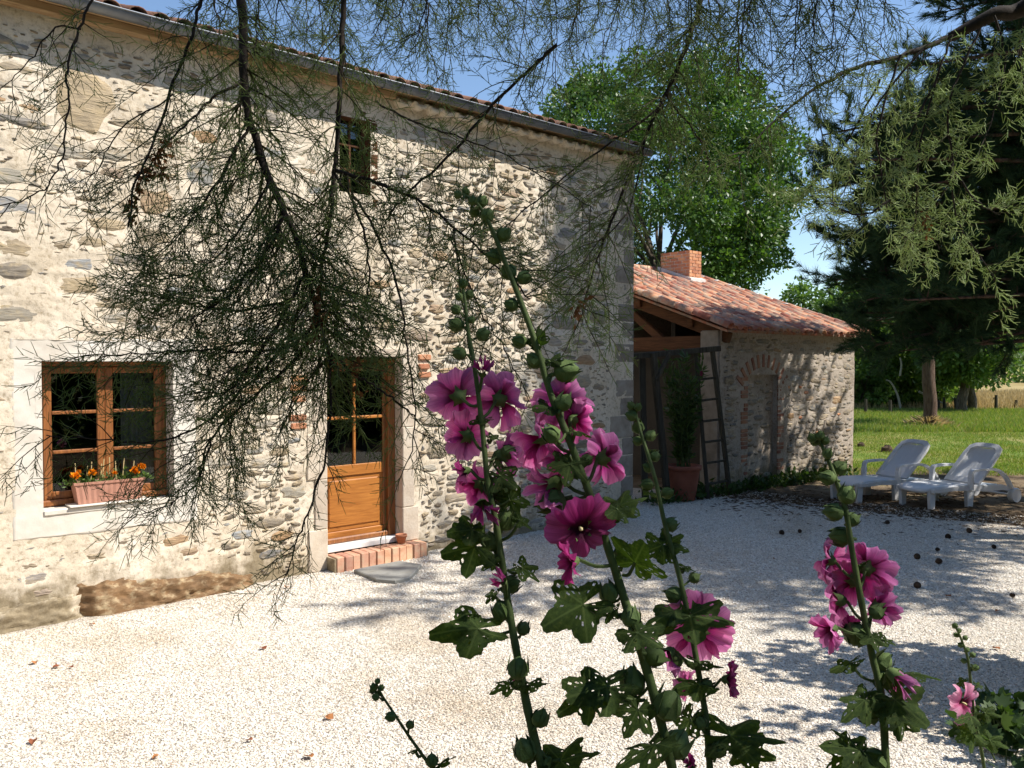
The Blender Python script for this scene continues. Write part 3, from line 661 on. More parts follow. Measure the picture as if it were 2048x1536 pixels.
def canal_tile(name, length, w0, w1, rise, mat, thick=.014, n=8):
    """half-round clay tile, axis +Y (upslope), wide end at y = 0"""
    V = []
    for y, wd in ((0, w0), (length, w1)):
        for s in (0, thick):
            for i in range(n+1):
                a = PI*i/n; V.append((-(wd/2-s)*math.cos(a), y, (rise-s)*math.sin(a)))
    k = n+1; F = []
    for i in range(n):
        F += [(i, i+1, 2*k+i+1, 2*k+i), (k+i+1, k+i, 3*k+i, 3*k+i+1), (i+1, i, k+i, k+i+1), (2*k+i, 2*k+i+1, 3*k+i+1, 3*k+i)]
    return mesh_np(name, V, F, mat, True)
TM_OLD = canal_tile('roof_tile', .45, .19, .15, .075, 'old_tile')
a_s = math.atan(.32); k = 0
xt = -4.6
while xt < WX1+.08:
    for row in range(2):
        o = link('roof_tile', TM_OLD, roof); yy = OV-.05+rnd(-.02, .02)+row*.36
        put(o, Matrix.Translation((xt+rnd(-.008, .008), yy, slope_z(yy)-.005+row*.012)) @ Matrix.Rotation(a_s+.03, 4, 'X') @ Matrix.Rotation(rnd(-.04, .04), 4, 'Z'))
    xt += .215
b = MB()                              # the courses higher up, out of sight from the yard
tv = [tuple(v.co) for v in TM_OLD.vertices]; tf = [tuple(p.vertices) for p in TM_OLD.polygons]
xt = -4.6
while xt < WX1+.08:
    for row in range(2, 9):
        yy = OV-.05+row*.40; mt = Matrix.Translation((xt+rnd(-.01, .01), yy, slope_z(yy)+.01)) @ Matrix.Rotation(a_s+.03, 4, 'X')
        b.add([mt @ Vector(p) for p in tv], tf)
    xt += .215
b.build('roof_tile', 'old_tile', roof, True, kind='stuff')
MB().box(WX0, WX1+.1, OV+.02, .05, WTOP-.005, WTOP+.022).build('soffit_board', 'soffit', house)
MB().box(WX0, WX1+.1, OV-.005, OV+.02, WTOP-.03, WTOP+.05).build('fascia_board', 'soffit', house)
MB().box(WX0, .84, -.13, -.025, WTOP-.085, WTOP-.006, bev=.01).build('wall_plate', 'soffit', house)
# scalloped cornice of mortared tile ends under the eave
CT = canal_tile('cornice_tile', .19, .20, .17, .07, 'mortar', .05)
xt = .95
while xt < WX1:
    o = link('cornice_tile', CT, house)
    put(o, Matrix.Translation((xt, -.155+rnd(-.02, .02), WTOP-.075+rnd(-.01, .01))) @ Matrix.Rotation(PI, 4, 'Y') @ Matrix.Rotation(rnd(-.1, .1), 4, 'Z'))
    xt += .205
# zinc gutter with brackets
GY, GZ, GR = OV-.065, ET-.02, .068
b = MB(); n = 12; xs = [WX0, -6, -3, 0, 2.5, WX1+.04]; V = []
for xx in xs:
    for rr in (GR, GR-.006):
        for i in range(n+1):
            a = PI*i/n; V.append((xx, GY-rr*math.cos(a), GZ-rr*math.sin(a)-.006*xx/5))
kk = 2*(n+1); F = []
for s in range(len(xs)-1):
    for i in range(n):
        p = s*kk; F += [(p+i, p+i+1, p+kk+i+1, p+kk+i), (p+n+1+i+1, p+n+1+i, p+kk+n+1+i, p+kk+n+2+i)]
b.add(V, F); b.tube([(xx, GY-GR-.004, GZ-.006*xx/5) for xx in xs], .009, 8)
gut = b.build('gutter', 'zinc', house, True)
xx = -4.4
while xx < WX1:
    bb = MB(); bb.tube([(xx, GY-(GR+.005)*math.cos(PI*i/10), GZ-(GR+.005)*math.sin(PI*i/10)-.006*xx/5) for i in range(11)], .006, 5); bb.build('gutter_bracket', 'zinc', gut); xx += .62

# ================================================================== OUTBUILDING
OX0, OX1, OY = 7.72, 12.58, .25; OH = 2.86; RY = 4.6; RZ = 4.38   # front wall, eave height, ridge
shed = thing('stone_outbuilding', (OX0, OY, 0), 'low stone outbuilding with a red tiled roof beside the house', 'outbuilding')
def sz(y): return OH+.06+(y-OY)*(RZ-OH)/(RY-OY)
ARCH = (8.58, 9.58, .05, 2.05)
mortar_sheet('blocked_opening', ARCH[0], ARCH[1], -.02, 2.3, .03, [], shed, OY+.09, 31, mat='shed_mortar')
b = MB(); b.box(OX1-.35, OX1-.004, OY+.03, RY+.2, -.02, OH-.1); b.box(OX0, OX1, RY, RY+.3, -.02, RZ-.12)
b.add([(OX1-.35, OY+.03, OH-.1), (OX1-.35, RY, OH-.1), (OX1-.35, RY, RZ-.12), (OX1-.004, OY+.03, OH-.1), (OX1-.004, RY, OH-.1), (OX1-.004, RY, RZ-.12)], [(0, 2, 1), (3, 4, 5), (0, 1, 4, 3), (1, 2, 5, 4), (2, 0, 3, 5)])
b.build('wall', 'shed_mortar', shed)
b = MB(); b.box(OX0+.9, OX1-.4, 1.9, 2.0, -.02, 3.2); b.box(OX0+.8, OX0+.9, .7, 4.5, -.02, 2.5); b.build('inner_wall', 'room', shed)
MB().box(OX0, OX0+.34, OY+.028, OY+.42, -.02, OH-.02, bev=.02).build('corner_pier', 'quoin', shed)
# reveal cheeks of the blocked opening
b = MB(); b.box(ARCH[0]-.02, ARCH[0], OY+.008, OY+.12, 0, 2.05); b.box(ARCH[1], ARCH[1]+.02, OY+.008, OY+.12, 0, 2.05); b.box(ARCH[0]-.02, ARCH[1]+.02, OY+.008, OY+.12, 2.05, 2.07); b.build('reveal', 'shed_mortar', shed)
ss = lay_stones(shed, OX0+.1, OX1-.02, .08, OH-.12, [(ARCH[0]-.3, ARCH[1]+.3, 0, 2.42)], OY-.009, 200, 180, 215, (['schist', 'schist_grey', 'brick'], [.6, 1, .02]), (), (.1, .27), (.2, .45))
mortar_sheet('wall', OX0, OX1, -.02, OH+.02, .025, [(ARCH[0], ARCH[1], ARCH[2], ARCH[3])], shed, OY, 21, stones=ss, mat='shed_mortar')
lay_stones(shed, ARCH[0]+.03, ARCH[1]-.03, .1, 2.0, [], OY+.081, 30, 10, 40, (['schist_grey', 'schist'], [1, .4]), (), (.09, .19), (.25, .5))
for k in range(11):      # segmental brick arch
    a = PI*(.5+.285*(1-2*k/10)); cx = (ARCH[0]+ARCH[1])/2; rr = .83
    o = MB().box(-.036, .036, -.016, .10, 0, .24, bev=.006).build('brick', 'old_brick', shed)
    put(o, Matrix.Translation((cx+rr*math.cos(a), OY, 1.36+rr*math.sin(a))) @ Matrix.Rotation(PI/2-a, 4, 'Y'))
for side in (0, 1):
    z = .25
    while z < 2.0:
        ln = random.choice((.22, .12, .22)); xx = ARCH[0]-ln if side == 0 else ARCH[1]
        MB().box(xx+.004, xx+ln-.004, OY-.014, OY+.11, z, z+.062, bev=.006).build('brick', 'old_brick', shed); z += random.choice((.075, .075, .16))
# open timber gable toward the house
bm_ = lambda nm, p, q, r: (MB().box(-r, r, -r*1.3, r*1.3, 0, (Vector(q)-Vector(p)).length, bev=.01, mtx=lathe_along(Vector(p), Vector(q)-Vector(p))).build(nm, 'beam_wood', shed))
bm_('tie_beam', (OX0+.12, OY+.1, 2.62), (OX0+.12, RY+.1, 2.62), .10)
bm_('rafter', (OX0+.13, OY-.1, OH-.16), (OX0+.13, RY, RZ-.14), .07)
bm_('strut', (OX0+.12, 1.6, 2.7), (OX0+.12, 2.7, 3.5), .055); bm_('king_post', (OX0+.12, RY-.2, 2.7), (OX0+.12, RY-.2, RZ-.2), .07)
for yy in (.9, 2.1, 3.3): bm_('purlin', (OX0, yy, sz(yy)-.16), (OX1-.1, yy, sz(yy)-.16), .06)
# roof deck + canal tiles
dk = MB(); V = [(OX0-.12, OY-.22, sz(OY-.22)-.05), (OX1+.12, OY-.22, sz(OY-.22)-.05), (OX1+.12, RY, sz(RY)-.05), (OX0-.12, RY, sz(RY)-.05)]
dk.add(V+[(p[0], p[1], p[2]+.045) for p in V], [(3, 2, 1, 0), (4, 5, 6, 7), (0, 1, 5, 4), (1, 2, 6, 5), (2, 3, 7, 6), (3, 0, 4, 7)])
V = [(OX0-.12, RY, sz(RY)-.05), (OX1+.12, RY, sz(RY)-.05), (OX1+.12, RY+4, sz(RY)-1.4), (OX0-.12, RY+4, sz(RY)-1.4)]
dk.add(V+[(p[0], p[1], p[2]+.045) for p in V], [(3, 2, 1, 0), (4, 5, 6, 7), (0, 1, 5, 4), (1, 2, 6, 5), (2, 3, 7, 6), (3, 0, 4, 7)])
deck = dk.build('roof', 'tile', shed)
TM = canal_tile('roof_tile', .43, .20, .155, .078, 'tile')
a2 = math.atan((RZ-OH)/(RY-OY)); ncol = 22; nrow = 13
for c in range(ncol):
    for r_ in range(nrow):
        if c*nrow+r_ >= 296: break
        xx = OX0+.02+(OX1-OX0-.04)*c/(ncol-1); yy = OY-.30+r_*.345
        o = link('roof_tile', TM, deck)
        put(o, Matrix.Translation((xx+rnd(-.014, .014), yy+rnd(-.03, .03), sz(yy)+.012+rnd(0, .012))) @ Matrix.Rotation(a2+.045, 4, 'X') @ Matrix.Rotation(rnd(-.05, .05), 4, 'Z'))
TR = canal_tile('ridge_tile', .42, .22, .19, .10, 'tile')
for k in range(13):
    o = link('ridge_tile', TR, deck); xx = OX0-.1+k*.385
    put(o, Matrix.Translation((xx, RY, sz(RY)+.045)) @ Matrix.Rotation(-PI/2+rnd(-.03, .03), 4, 'Z'))
for side, xx in ((0, OX0-.09), (1, OX1+.09)):
    for k in range(13):
        yy = OY-.27+k*.375; o = link('verge_tile', TR, deck)
        put(o, Matrix.Translation((xx, yy, sz(yy)+.035)) @ Matrix.Rotation(a2+.03, 4, 'X') @ Matrix.Rotation(rnd(-.04, .04), 4, 'Z'))
        if (side == 1 and k > 0) or k in (3, 4, 5, 8):
            me = MB(); V = []; F = []
            me.lathe([(.02, -.05), (.06, -.03), (.072, .0), (.055, .04), (.015, .055)], 8, Matrix.Translation((xx+rnd(-.05, .05), yy+.02, sz(yy)+.12)) @ Matrix.Diagonal((rnd(.7, 1.4), rnd(.6, 1.1), rnd(.4, .7), 1)))
            me.build('mortar_blob', 'lime', deck, True)
b = MB()
for k in range(9):
    b.lathe([(.03, -.03), (.085, -.01), (.06, .03), (.01, .045)], 8, Matrix.Translation((OX0+rnd(-.1, .3), OY-.2+rnd(-.05, .1), sz(OY-.2)+.05)) @ Matrix.Diagonal((rnd(.6, 1.2), rnd(.6, 1), rnd(.5, .9), 1)))
# chimney of separate bricks
ch = thing('brick_chimney', (11.56, 4.0, sz(4.0)), 'square red brick chimney on the outbuilding ridge', 'chimney')
CX, CY, CW, CD = 11.33, 3.58, .46, .84; cz0 = sz(3.58)-.1; nc = int((4.93-cz0)/.075)
core = MB().box(CX+.012, CX+CW-.012, CY+.012, CY+CD-.012, cz0, cz0+nc*.075-.01).build('mortar_core', 'lime', ch)
BRK = mesh_np('brick', *(lambda q: (q.v, q.f))(MB().box(-.5, .5, -.5, .5, -.5, .5)), 'brick')
for k in range(nc):
    zz = cz0+k*.075+.035; off = (.0, .11)[k % 2]
    for face in range(4):
        segs = []; p = -off; ext = CW if face < 2 else CD
        while p < ext: segs.append((max(p, 0)+.005, min(p+.215, ext)-.005)); p += .225
        for (s0, s1) in segs:
            if s1-s0 < .03: continue
            m0 = (s0+s1)/2; ln = s1-s0
            if face == 0: mt = Matrix.Translation((CX+m0, CY+.03, zz)) @ Matrix.Diagonal((ln, .06+rnd(0, .006), .062, 1))
            elif face == 1: mt = Matrix.Translation((CX+m0, CY+CD-.03, zz)) @ Matrix.Diagonal((ln, .06, .062, 1))
            else:
                xx = CX+.03 if face == 2 else CX+CW-.03
                mt = Matrix.Translation((xx, CY+m0, zz)) @ Matrix.Diagonal((.058+rnd(0, .006), max(ln-.004, .02), .0615, 1))
            put(link('brick', BRK, ch), mt)
MB().add([(x, y, sz(y)+h) for h in (-.05, .17) for (x, y) in ((CX-.05, CY-.09), (CX+CW+.05, CY-.09), (CX+CW+.05, CY+CD+.05), (CX-.05, CY+CD+.05))], [(3, 2, 1, 0), (4, 5, 6, 7), (0, 1, 5, 4), (1, 2, 6, 5), (2, 3, 7, 6), (3, 0, 4, 7)]).build('flashing', 'lime', ch)

# pergola frame, trellis and the big pot between house and outbuilding
pg = thing('wooden_pergola', C(2.6, 13.4), 'weathered wooden pergola frame between the house corner and the outbuilding', 'pergola')
def beam(nm, p, q, rx, ry, mat, parent):
    return MB().box(-rx, rx, -ry, ry, 0, (Vector(q)-Vector(p)).length, bev=min(rx, ry)*.2, mtx=lathe_along(Vector(p), Vector(q)-Vector(p))).build(nm, mat, parent)
beam('rail', at(1262, 713, 13.2), at(1440, 697, 13.9), .035, .045, 'grey_wood', pg)
beam('post', gnd(1336, 1003), at(1306, 705, 13.3), .045, .05, 'grey_wood', pg)
beam('post', gnd(1290, 1003), at(1284, 709, 13.5), .045, .05, 'grey_wood', pg)
beam('brace', at(1312, 760, 13.3), at(1340, 706, 13.4), .03, .03, 'grey_wood', pg)
tr = thing('ladder_trellis', gnd(1430, 1000), 'narrow ladder-shaped trellis leaning on the outbuilding corner', 'trellis')
beam('upright', gnd(1460, 990), at(1424, 695, 13.85), .036, .03, 'grey_wood', tr); beam('upright', gnd(1416, 998), at(1390, 700, 13.75), .032, .03, 'grey_wood', tr)
for k in range(6):
    t = .1+k*.14; p = gnd(1416, 998).lerp(at(1390, 700, 13.75), t); q = gnd(1460, 990).lerp(at(1424, 695, 13.85), t); beam('rung', p, q, .018, .018, 'grey_wood', tr)
pp = gnd(1366, 1000); 
pot = thing('large_terracotta_pot', pp, 'large round terracotta pot in the dark gap beside the house corner', 'pot')
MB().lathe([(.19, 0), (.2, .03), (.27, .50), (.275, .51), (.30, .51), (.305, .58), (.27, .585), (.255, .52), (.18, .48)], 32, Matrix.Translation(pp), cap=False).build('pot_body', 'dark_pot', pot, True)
MB().lathe([(.26, .50), (.01, .52)], 20, Matrix.Translation(pp)).build('pot_soil', 'soil', pot)
def leaf_cloud(name, P, D, size, mat, parent, fold=.25, narrow=.5, jit=.35):
    """many separate pointed leaves: P positions (n,3), D outward directions (n,3)"""
    n = len(P); P = np.asarray(P); D = np.asarray(D)
    D = D/np.linalg.norm(D, axis=1, keepdims=True)
    r = RNG.normal(size=(n, 3)); S = np.cross(D, r); S /= np.linalg.norm(S, axis=1, keepdims=True); Nn = np.cross(S, D)
    L = (size*(1+RNG.uniform(-jit, jit, n)))[:, None]; W = L*narrow*.5
    base = P; tip = P+D*L; mid = P+D*L*.45; l = mid+S*W+Nn*W*fold; q = mid-S*W+Nn*W*fold
    V = np.stack([base, l, tip, q], 1).reshape(-1, 3)
    i = np.arange(n)*4; F = np.concatenate([np.stack([i, i+1, i+2], 1), np.stack([i, i+2, i+3], 1)])
    return link(name, mesh_np(name, V, F, mat), parent)
ol = thing('oleander', pp+Vector((0, 0, .5)), 'dark narrow-leaved oleander with one pink flower growing in the big pot', 'shrub')
b = MB(); PP = []; DD = []
for k in range(26):
    a = rnd(0, 2*PI); hh = rnd(.9, 2.0); sp = rnd(.1, .45)
    pts = smooth_path([pp+Vector((rnd(-.1, .1), rnd(-.1, .1), .5)), pp+Vector((sp*.5*math.cos(a), sp*.5*math.sin(a), .5+hh*.5)), pp+Vector((sp*math.cos(a), sp*math.sin(a), .5+hh))], 5)
    b.tube(pts, [.010-.0007*i for i in range(len(pts))], 5)
    for p in pts[2:]:
        for j in range(7): PP.append(p+Vector((rnd(-.03, .03), rnd(-.03, .03), rnd(-.05, .05)))); DD.append((rnd(-1, 1), rnd(-1, 1), rnd(0, 1.2)))
b.build('stems', 'holly_stem', ol); leaf_cloud('foliage', PP, DD, .15, 'fig', ol, narrow=.22)
fl = MB(); fp = pp+Vector((.05, -.3, 2.1)); 
for k in range(5):
    a = 2*PI*k/5; fl.add([fp, fp+Vector((.04*math.cos(a-.5), -.015, .04*math.sin(a-.5))), fp+Vector((.055*math.cos(a), -.01, .055*math.sin(a))), fp+Vector((.04*math.cos(a+.5), -.015, .04*math.sin(a+.5)))], [(0, 1, 2, 3)])
fl.build('flower', 'petal', ol)
PP = []; DD = []
for k in range(5200):
    t = random.random(); a = C(3.0, 14.3).lerp(C(10.2, 10.4), t) if random.random() < .75 else C(4, 13.6).lerp(C(9.5, 14.5), t)
    off = random.gauss(-.1, .55); p = a+(-FWD)*abs(off)*rnd(.2, 2.0)*(1 if random.random() < .55 else -1)+RIGHT*rnd(-.4, .4); an = rnd(0, 6.28)
    PP.append((p.x, p.y, .012+rnd(0, .012))); DD.append((math.cos(an), math.sin(an), rnd(-.05, .15)))
o = leaf_cloud('leaf_litter', PP, DD, .09, 'litter', None, narrow=.16); o['label'] = 'brown needle litter strewn along the gravel edge under the pine'; o['category'] = 'litter'; o['kind'] = 'stuff'
# weeds at the foot of the outbuilding
PP = []; DD = []
for k in range(1500):
    t = random.random(); p = C(2.2, 13.35).lerp(C(6.6, 16.7), t) + Vector((rnd(-.25, .25), rnd(-.35, .1), 0)); PP.append((p.x, p.y, max(0, random.gauss(.04, .06)))); DD.append((rnd(-1, 1), rnd(-1, 1), rnd(.2, 1.4)))
o = leaf_cloud('weeds', PP, DD, .11, 'fig', None); o['label'] = 'dark low weeds along the foot of the outbuilding wall'; o['category'] = 'weeds'; o['kind'] = 'stuff'

# ================================================================== SUN LOUNGERS (local: foot end x=0, head x=2.0, near side y=-)
def lounger_parts():
    P = {}
    W2 = .30
    def prof_panel(path, half, th, name):     # slightly dished sheet swept along path in xz
        b = MB(); V = []; k = len(path)
        for (x, z, hw) in path:
            for j in range(7):
                u = -1+2*j/6; V.append((x, u*hw, z - .014*(1-u*u)))
        nv = len(V); V += [(v[0], v[1], v[2]-th) for v in V]
        F = []
        for i in range(k-1):
            for j in range(6):
                q = i*7+j; F += [(q, q+7, q+8, q+1), (nv+q, nv+q+1, nv+q+8, nv+q+7)]
        for i in range(k-1): 
            q = i*7; F += [(q, nv+q, nv+q+7, q+7), (q+6, q+13, nv+q+13, nv+q+6)]
        for j in range(6): F += [(j, j+1, nv+j+1, nv+j), ((k-1)*7+j, nv+(k-1)*7+j, nv+(k-1)*7+j+1, (k-1)*7+j+1)]
        b.add(V, F); return b
    seat = [(.0, .285, .20), (.03, .315, .255), (.12, .335, .285), (.35, .345, W2), (.6, .34, W2), (.85, .33, W2), (1.1, .32, W2), (1.5, .31, W2-.02)]
    P['seat'] = prof_panel(seat, W2, .035, 'seat')
    a = R(43); c, s = math.cos(a), math.sin(a)
    # backrest: rounded frame with thin ribbed infill
    b = MB(); L = .83; ou = []
    for i in range(33):
        t = i/32*2-1
        ou.append(t)
    def bp(u, v, h=0): return (1.08+v*c-h*s, u, .325+v*s+h*c)
    ring = [(-.29, .0), (-.295, .3), (-.29, .62), (-.265, .76), (-.19, .82), (-.08, .835), (.08, .835), (.19, .82), (.265, .76), (.29, .62), (.295, .3), (.29, .0)]
    inn = [(u*.80, .09+v*.80) for u, v in ring]
    n = len(ring); V = [bp(u, v, .02) for u, v in ring]+[bp(u, v, .022) for u, v in inn]+[bp(u, v, -.02) for u, v in ring]+[bp(u, v, -.015) for u, v in inn]
    F = []
    for i in range(n):
        j = (i+1) % n; F += [(i, j, n+j, n+i), (2*n+j, 2*n+i, 3*n+i, 3*n+j), (j, i, 2*n+i, 2*n+j), (n+i, n+j, 3*n+j, 3*n+i)]
    b.add(V, F); P['backrest'] = b
    b = MB(); V = []; kx, kv = 15, 9
    for i in range(kv):
        v = .085+.68*i/(kv-1)
        for j in range(kx):
            u = -.25+.5*j/(kx-1); V.append(bp(u*(1-.10*(i/(kv-1))**4), v, -.012-.022*(1-(u/.25)**2)+.0025*(j % 2)))
    b.add(V, [(i*kx+j, i*kx+j+1, (i+1)*kx+j+1, (i+1)*kx+j) for i in range(kv-1) for j in range(kx-1)]); P['back_panel'] = b
    def leg(x, y, top, w0, w1, dep=.05):
        bb = MB(); V = []
        for z, wd in ((0, w1), (top*.5, (w0+w1)/2), (top, w0)):
            V += [(x-wd/2, y-dep/2, z), (x+wd/2, y-dep/2, z), (x+wd/2, y+dep/2, z), (x-wd/2, y+dep/2, z)]
        F = [(3, 2, 1, 0), (8, 9, 10, 11)]
        for k in (0, 4): F += [(k+i, k+(i+1) % 4, k+4+(i+1) % 4, k+4+i) for i in range(4)]
        return bb.add(V, F)
    P['legs'] = [leg(.10, sgn*.245, .31, .13, .085) for sgn in (-1, 1)] + [leg(.86, sgn*.285, .32, .17, .11, .055) for sgn in (-1, 1)]
    rails = []
    for sgn in (-1, 1):
        bb = MB(); pts = [(.05, .285, .05), (.2, .285, .055), (.5, .30, .065), (.86, .285, .085), (1.2, .26, .09), (1.6, .25, .08), (1.82, .2, .06)]
        V = []
        for (x, z, h) in pts:
            y = sgn*.30; V += [(x, y-.022, z-h/2), (x, y+.022, z-h/2), (x, y+.022, z+h/2), (x, y-.022, z+h/2)]
        F = [(0, 3, 2, 1), tuple(range(len(V)-4, len(V)))]
        for k in range(len(pts)-1): F += [(k*4+i, k*4+(i+1) % 4, k*4+4+(i+1) % 4, k*4+4+i) for i in range(4)]
        rails.append(bb.add(V, F))
    P['rails'] = rails
    arms = []
    for sgn in (-1, 1):
        bb = MB(); y = sgn*.325
        pts = smooth_path([(.84, y, .26), (.845, y, .45), (.86, y, .525), (.93, y, .552), (1.15, y, .556), (1.36, y, .545), (1.52, y, .49), (1.66, y, .38), (1.78, y, .22)], 4)
        V = []; k = len(pts)
        for i, p in enumerate(pts):
            t = (pts[min(i+1, k-1)]-pts[max(i-1, 0)]).normalized(); nn = Vector((-t.z, 0, t.x)); hw = .034; th = .016 if .84 < p.z*0+1 else .016
            th = .026 if i < 5 else .018
            for (a_, b_) in ((-hw, -th), (hw, -th), (hw, th), (-hw, th)): V.append(p+Vector((0, a_, 0))+nn*b_)
        F = [(0, 1, 2, 3), (4*k-1, 4*k-2, 4*k-3, 4*k-4)]
        for i in range(k-1): F += [(i*4+j, i*4+4+j, i*4+4+(j+1) % 4, i*4+(j+1) % 4) for j in range(4)]
        arms.append(bb.add(V, F))
    P['arms'] = arms
    wh = []
    for sgn in (-1, 1):
        mt = Matrix.Translation((1.83, sgn*.34, .115)) @ Matrix.Rotation(PI/2*(1 if sgn < 0 else -1), 4, 'X')
        wh.append(MB().lathe([(.0, -.045), (.105, -.045), (.115, -.03), (.115, .03), (.105, .042), (.09, .036), (.0, .036)], 24, mt, cap=False))
    P['wheels'] = wh
    P['axle'] = MB().tube([(1.83, -.33, .115), (1.83, .33, .115)], .016, 8)
    P['stay'] = MB().box(1.42, 1.47, -.2, .2, .28, .72)
    return P
def build_lounger(near, ax, label):
    yv = UP.cross(ax); o0 = near+yv*.245; mt = Matrix(((ax.x, yv.x, 0, o0.x), (ax.y, yv.y, 0, o0.y), (0, 0, 1, 0), (0, 0, 0, 1)))
    t = thing('sun_lounger', o0, label, 'sun lounger', 'white loungers in the shade')
    P = lounger_parts()
    def bl(nm, b, sm=False):
        b.v = [tuple(mt @ Vector(((v[0]-.10)*1.06, v[1]*1.06, v[2]*1.04))) for v in b.v]; return b.build(nm, 'plastic', t, sm)
    bl('seat', P['seat'], True); bk = bl('backrest', P['backrest'])
    b = P['back_panel']; b.v = [tuple(mt @ Vector(((v[0]-.10)*1.06, v[1]*1.06, v[2]*1.04))) for v in b.v]; b.build('back_panel', 'plastic', bk, False)
    for l in P['legs']: bl('leg', l)
    for l in P['rails']: bl('side_rail', l)
    for l in P['arms']: bl('armrest', l)
    for l in P['wheels']: bl('wheel', l, False)
    bl('axle', P['axle'], True)
LAX = (gnd(2022, 1002)-gnd(1849, 1021)).normalized()
build_lounger(gnd(1849, 1021)+LAX*.13, LAX, 'white plastic wheeled lounger, the one nearer the camera with its wheel in view')
build_lounger(gnd(1716, 1006), LAX, 'white plastic lounger beside the outbuilding, partly hidden by the other lounger')

# ================================================================== SMALL THINGS AT THE HOUSE
# planter on the window sill
pl = thing('window_planter', (-2.2, .07, .99), 'ribbed terracotta-coloured window box of marigolds on the sill', 'planter')
PX0, PX1 = -2.52, -1.93; b = MB(); V = []
zt = 1.20
for (z, e) in ((1.005, .03), (zt-.02, 0), (zt-.02, -.012), (zt, -.012), (zt, .012), (zt-.03, .014)):
    y0_, y1_ = -.035+e*.8, .135-e*.8; nx = 24
    ringp = [(PX0+e+(PX1-PX0-2*e)*i/nx, y0_+.004*(i % 2)*(z < zt-.015), z) for i in range(nx+1)] + [(PX1-e-(PX1-PX0-2*e)*i/nx, y1_, z) for i in range(nx+1)]
    V += ringp
n = 2*(24+1); F = [(i*n+j, i*n+(j+1) % n, (i+1)*n+(j+1) % n, (i+1)*n+j) for i in range(5) for j in range(n)]
F.append(tuple(range(n-1, -1, -1)))
b.add(V, F).build('box', 'planter', pl)
MB().box(PX0-.05, PX1+.05, -.06, .13, .988, 1.002, bev=.004).build('tray', 'plaster', pl)
MB().box(PX0+.015, PX1-.015, -.02, .12, zt-.05, zt-.03).build('soil', 'soil', pl)
lay = [(-2.47, 'double-headed orange marigold at the window box end away from the door'), (-2.2, 'short marigold in the middle of the window box'), (-1.99, 'orange marigold at the window box end nearer the door')]
for gi, (mx, lab) in enumerate(lay):
    t = thing('marigold', (mx, .05, zt-.03), lab, 'flower', 'marigolds in the window box')
    PP = []; DD = []; st = MB()
    for k in range(150): PP.append((mx+rnd(-.12, .12), .05+rnd(-.055, .055), zt-.03+abs(random.gauss(0, .035)))); DD.append((rnd(-1, 1), rnd(-1, .6), rnd(-.1, 1.3)))
    leaf_cloud('foliage', PP, DD, .045, 'pale' if gi == 1 else 'bush', t, narrow=.35)
    heads = [(-.04, .085, .035), (.0, .115, .022), (.1, .10, .036)] if gi == 0 else ([(.02, .085, .022)] if gi == 1 else [(-.02, .10, .03), (.05, .12, .034), (.0, .08, .03)])
    for (hx, hz, hr) in heads:
        hp = Vector((mx+hx, .03+rnd(-.03, .02), zt-.03+hz)); st.tube([(mx+hx*.6, .05, zt-.03), hp], .003, 5)
        P2 = []; D2 = []
        for k in range(60):
            a = rnd(0, 2*PI); e = rnd(-.1, 1.3); P2.append(hp+Vector((0, 0, rnd(-.004, .006)))); D2.append((math.cos(a)*math.cos(e), math.sin(a)*math.cos(e)-.25, math.sin(e)))
        leaf_cloud('flower', P2, D2, hr*1.15, 'marigold', t, narrow=.8, fold=.5)
    st.build('stem', 'holly_stem', t)
M['cane'] = simple('bamboo_cane', [(.5, .38, .17), (.62, .5, .26)], 20, .7, .1)
for k, xx in enumerate((-2.49, -2.40, -2.36, -2.29, -2.27, -2.195, -2.15, -2.095, -2.0)):
    hh = (.17, .14, .17, .15, .19, .2, .17, .19, .15)[k]
    b = MB().tube([(xx, .06+.02*(k % 3), zt-.06), (xx+rnd(-.01, .02), .05+.02*(k % 3), zt+hh)], .0042, 6)
    b.build('plant_cane', 'cane', None, label='thin bamboo cane in the window box, %s from the end away from the door' % ORD[k], cat='cane', group='canes in the window box')
# small pot on the step
sp = Vector((.93, -.05, .168)); tp = thing('small_flower_pot', sp, 'small empty terracotta pot on the brick doorstep', 'pot')
MB().lathe([(.042, 0), (.045, .004), (.06, .075), (.069, .075), (.07, .105), (.062, .106), (.056, .078), (.04, .012), (.0, .012)], 24, Matrix.Translation(sp), cap=False).build('pot_body', 'terracotta', tp, True)
# slate slab
sl_pts = [gnd(*p) for p in ((708, 1146), (752, 1137), (800, 1128), (843, 1136), (832, 1149), (818, 1163), (790, 1168), (752, 1165))]
b = MB(); nn = len(sl_pts); cen = sum(sl_pts, Vector())/nn
V = [Vector((p.x, p.y, .004)) for p in sl_pts]+[Vector((p.x, p.y, .034)) for p in sl_pts]+[(p.lerp(cen, .04))+Vector((0, 0, .042)) for p in sl_pts]
b.add(V, [tuple(range(2*nn, 3*nn))]+[(k*nn+i, k*nn+(i+1) % nn, (k+1)*nn+(i+1) % nn, (k+1)*nn+i) for k in range(2) for i in range(nn)])
b.build('stone_slab', 'slate', None, label='flat grey slate slab lying on the gravel before the doorstep', cat='slab')
